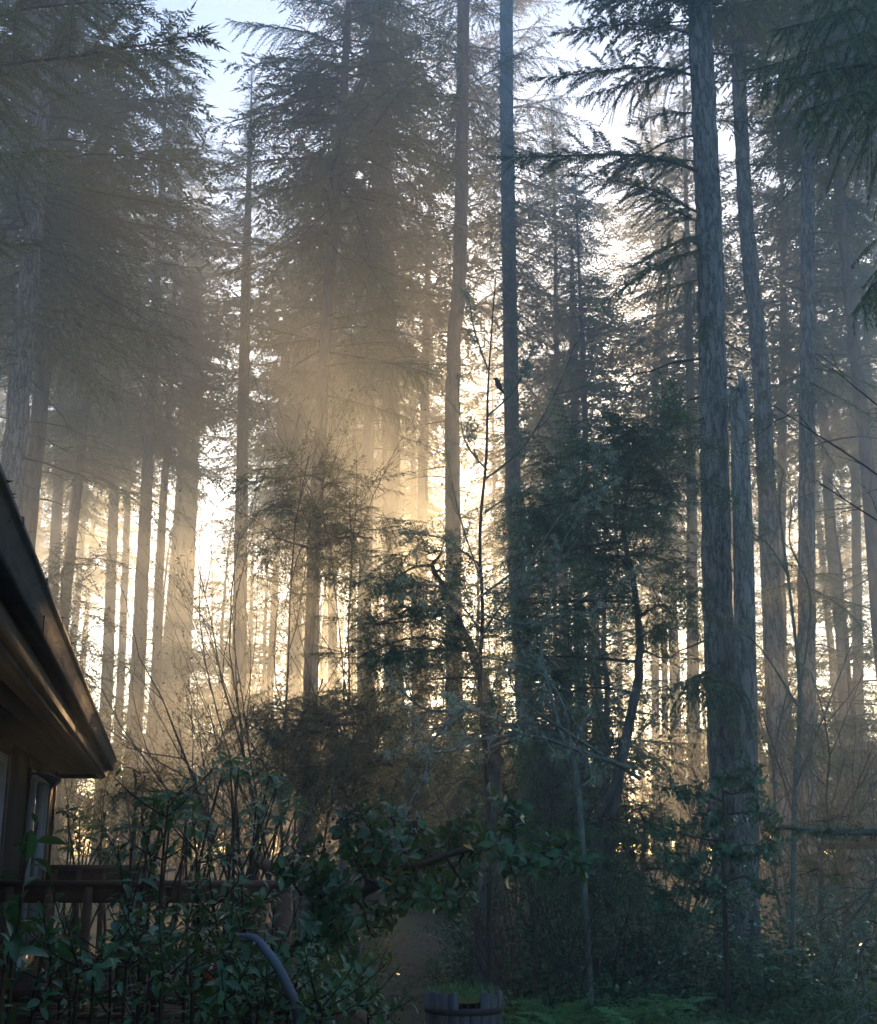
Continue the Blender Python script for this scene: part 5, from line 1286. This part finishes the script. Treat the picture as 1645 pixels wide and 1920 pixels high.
# ---------------------------------------------------------------- ferns and ground cover
rng = np.random.default_rng(651)
FR = [frond_tpl(rng).mesh('frond', M_FERN) for _ in range(3)]
for i, (px, d, s) in enumerate([(1020, 10.6, .75), (1090, 10.2, .8), (1060, 11.4, .8), (1140, 11.0, .85), (980, 11.6, .7), (1180, 10.2, .75), (920, 11.9, .6), (1120, 9.4, .7), (1230, 11.2, .75), (1010, 9.7, .55), (880, 12.6, .6), (1290, 10.0, .7), (1200, 12.2, .8), (1060, 12.6, .8)]):
    p = at(px, 1560, d); t = thing('fern', 'sword fern in the green undergrowth right of the barrel', 'fern', (p[0], d, 0), 'ferns in the undergrowth')
    n = int(rng.integers(9, 14))
    for k in range(n):
        a = k / n * 6.28 + rng.normal(0, .2); M = Matrix.Rotation(a, 4, 'Z') @ Matrix.Rotation(-rng.uniform(-.1, .5), 4, 'Y')
        put('frond', FR[k % 3], t, M @ Matrix.Scale(s * rng.uniform(.7, 1.1), 4))
def cover(name, label, n, seed, mat, reg, hmax, leaf, nl):
    """leafy stems too many to count"""
    rng = np.random.default_rng(seed); mb = MB()
    px = rng.uniform(reg[0], reg[1], n); d = np.sqrt(rng.uniform(reg[2] ** 2, reg[3] ** 2, n))
    x = (px - W0 / 2) / FPX * d; h = hmax * rng.uniform(.25, 1, n) * (.6 + .4 * np.sin(x * 2.1 + d))
    x0 = np.repeat(x, nl); d0 = np.repeat(d, nl); hh = np.repeat(h, nl) * rng.uniform(.15, 1, n * nl)
    pos = np.stack([x0 + rng.normal(0, .07, n * nl), d0 + rng.normal(0, .07, n * nl), hh + ground_z(x0, d0)], 1)
    a = rng.uniform(0, 6.28, n * nl); X = np.stack([np.cos(a), np.sin(a), rng.normal(0, .35, n * nl)], 1)
    U = np.array([0, 0, 1.0]) + rng.normal(0, .4, (n * nl, 3))
    mb.diamonds(pos, X, U, leaf * rng.uniform(.6, 1.3, n * nl), leaf * .55, 0, mid=.45)
    mb.diamonds(np.stack([x, d, ground_z(x, d)], 1), np.stack([rng.normal(0, .15, n), rng.normal(0, .15, n), 1 + 0 * h], 1), rng.normal(0, 1, (n, 3)), h, .008, 1)
    o = mb.build(name, [mat, M_TWIG]); o['kind'] = 'stuff'; o['label'] = label
cover('ground_cover', 'dark green leafy ground cover at lower right', 3600, 661, M_COVER, (930, 1800, 7.0, 15.5), .42, .06, 13)
cover('ground_cover', 'pale weeds in front of the barrel planter', 260, 668, M_COVER, (770, 990, 8.9, 9.9), .34, .045, 14)
cover('ground_cover', 'low leaves and clover along the bottom edge', 900, 662, M_COVER, (560, 1500, 7.6, 9.6), .22, .04, 12)
cover('ground_cover', 'green leafy slope behind the barrel planter', 700, 663, M_COVER, (800, 1150, 11.2, 16.5), .5, .055, 12)
cover('ground_cover', 'dim weeds beyond the mossy path', 500, 664, M_COVER, (540, 690, 13.5, 22), .4, .06, 10)
cover('undergrowth', 'dense dark salal bank behind the barrel planter', 900, 666, M_HOLLY, (840, 1260, 12.4, 16.5), 1.35, .075, 18)
cover('undergrowth', 'dark leafy undergrowth round the holly and fir bases', 900, 667, M_HOLLY, (1220, 1800, 12.5, 17), 1.25, .075, 18)
cover('ground_cover', 'weeds under the laurels', 900, 665, M_COVER, (-100, 560, 5.5, 8.8), .4, .055, 10)
# leaf litter on the moss
mb = MB(); n = 5200; d = np.sqrt(rng.uniform(7 ** 2, 22 ** 2, n)); x = (rng.uniform(480, 1350, n) - W0 / 2) / FPX * d
mb.diamonds(np.stack([x, d, ground_z(x, d) - .015], 1), rng.normal(0, 1, (n, 3)) * [1, 1, .15], np.array([0, 0, 1.0]) + rng.normal(0, .3, (n, 3)), rng.uniform(.03, .075, n), rng.uniform(.02, .04, n), 0, mid=.5)
o = mb.build('leaf_litter', plainmat('litter_leaves', (.09, .045, .02), (.22, .13, .06), scale=6, rough=.8)); o['kind'] = 'stuff'; o['label'] = 'brown leaf litter scattered on the moss'

# ================================================================== haze
mb = MB(); mb.box((-59.5, -15.5, -1.3), (59.5, 100.5, 45))
m = bpy.data.materials.new('haze'); m.use_nodes = True
t = m.node_tree; t.nodes.remove(t.nodes['Principled BSDF'])
pv = t.nodes.new('ShaderNodeVolumePrincipled')
pv.inputs['Color'].default_value = (.82, .92, 1.0, 1)
pv.inputs['Density'].default_value = HAZE_DENSITY
pv.inputs['Anisotropy'].default_value = HAZE_G
t.links.new(pv.outputs[0], t.nodes['Material Output'].inputs['Volume'])
hz = mb.build('haze', m)
hz['kind'] = 'stuff'; hz['label'] = 'low morning fog filling the forest'
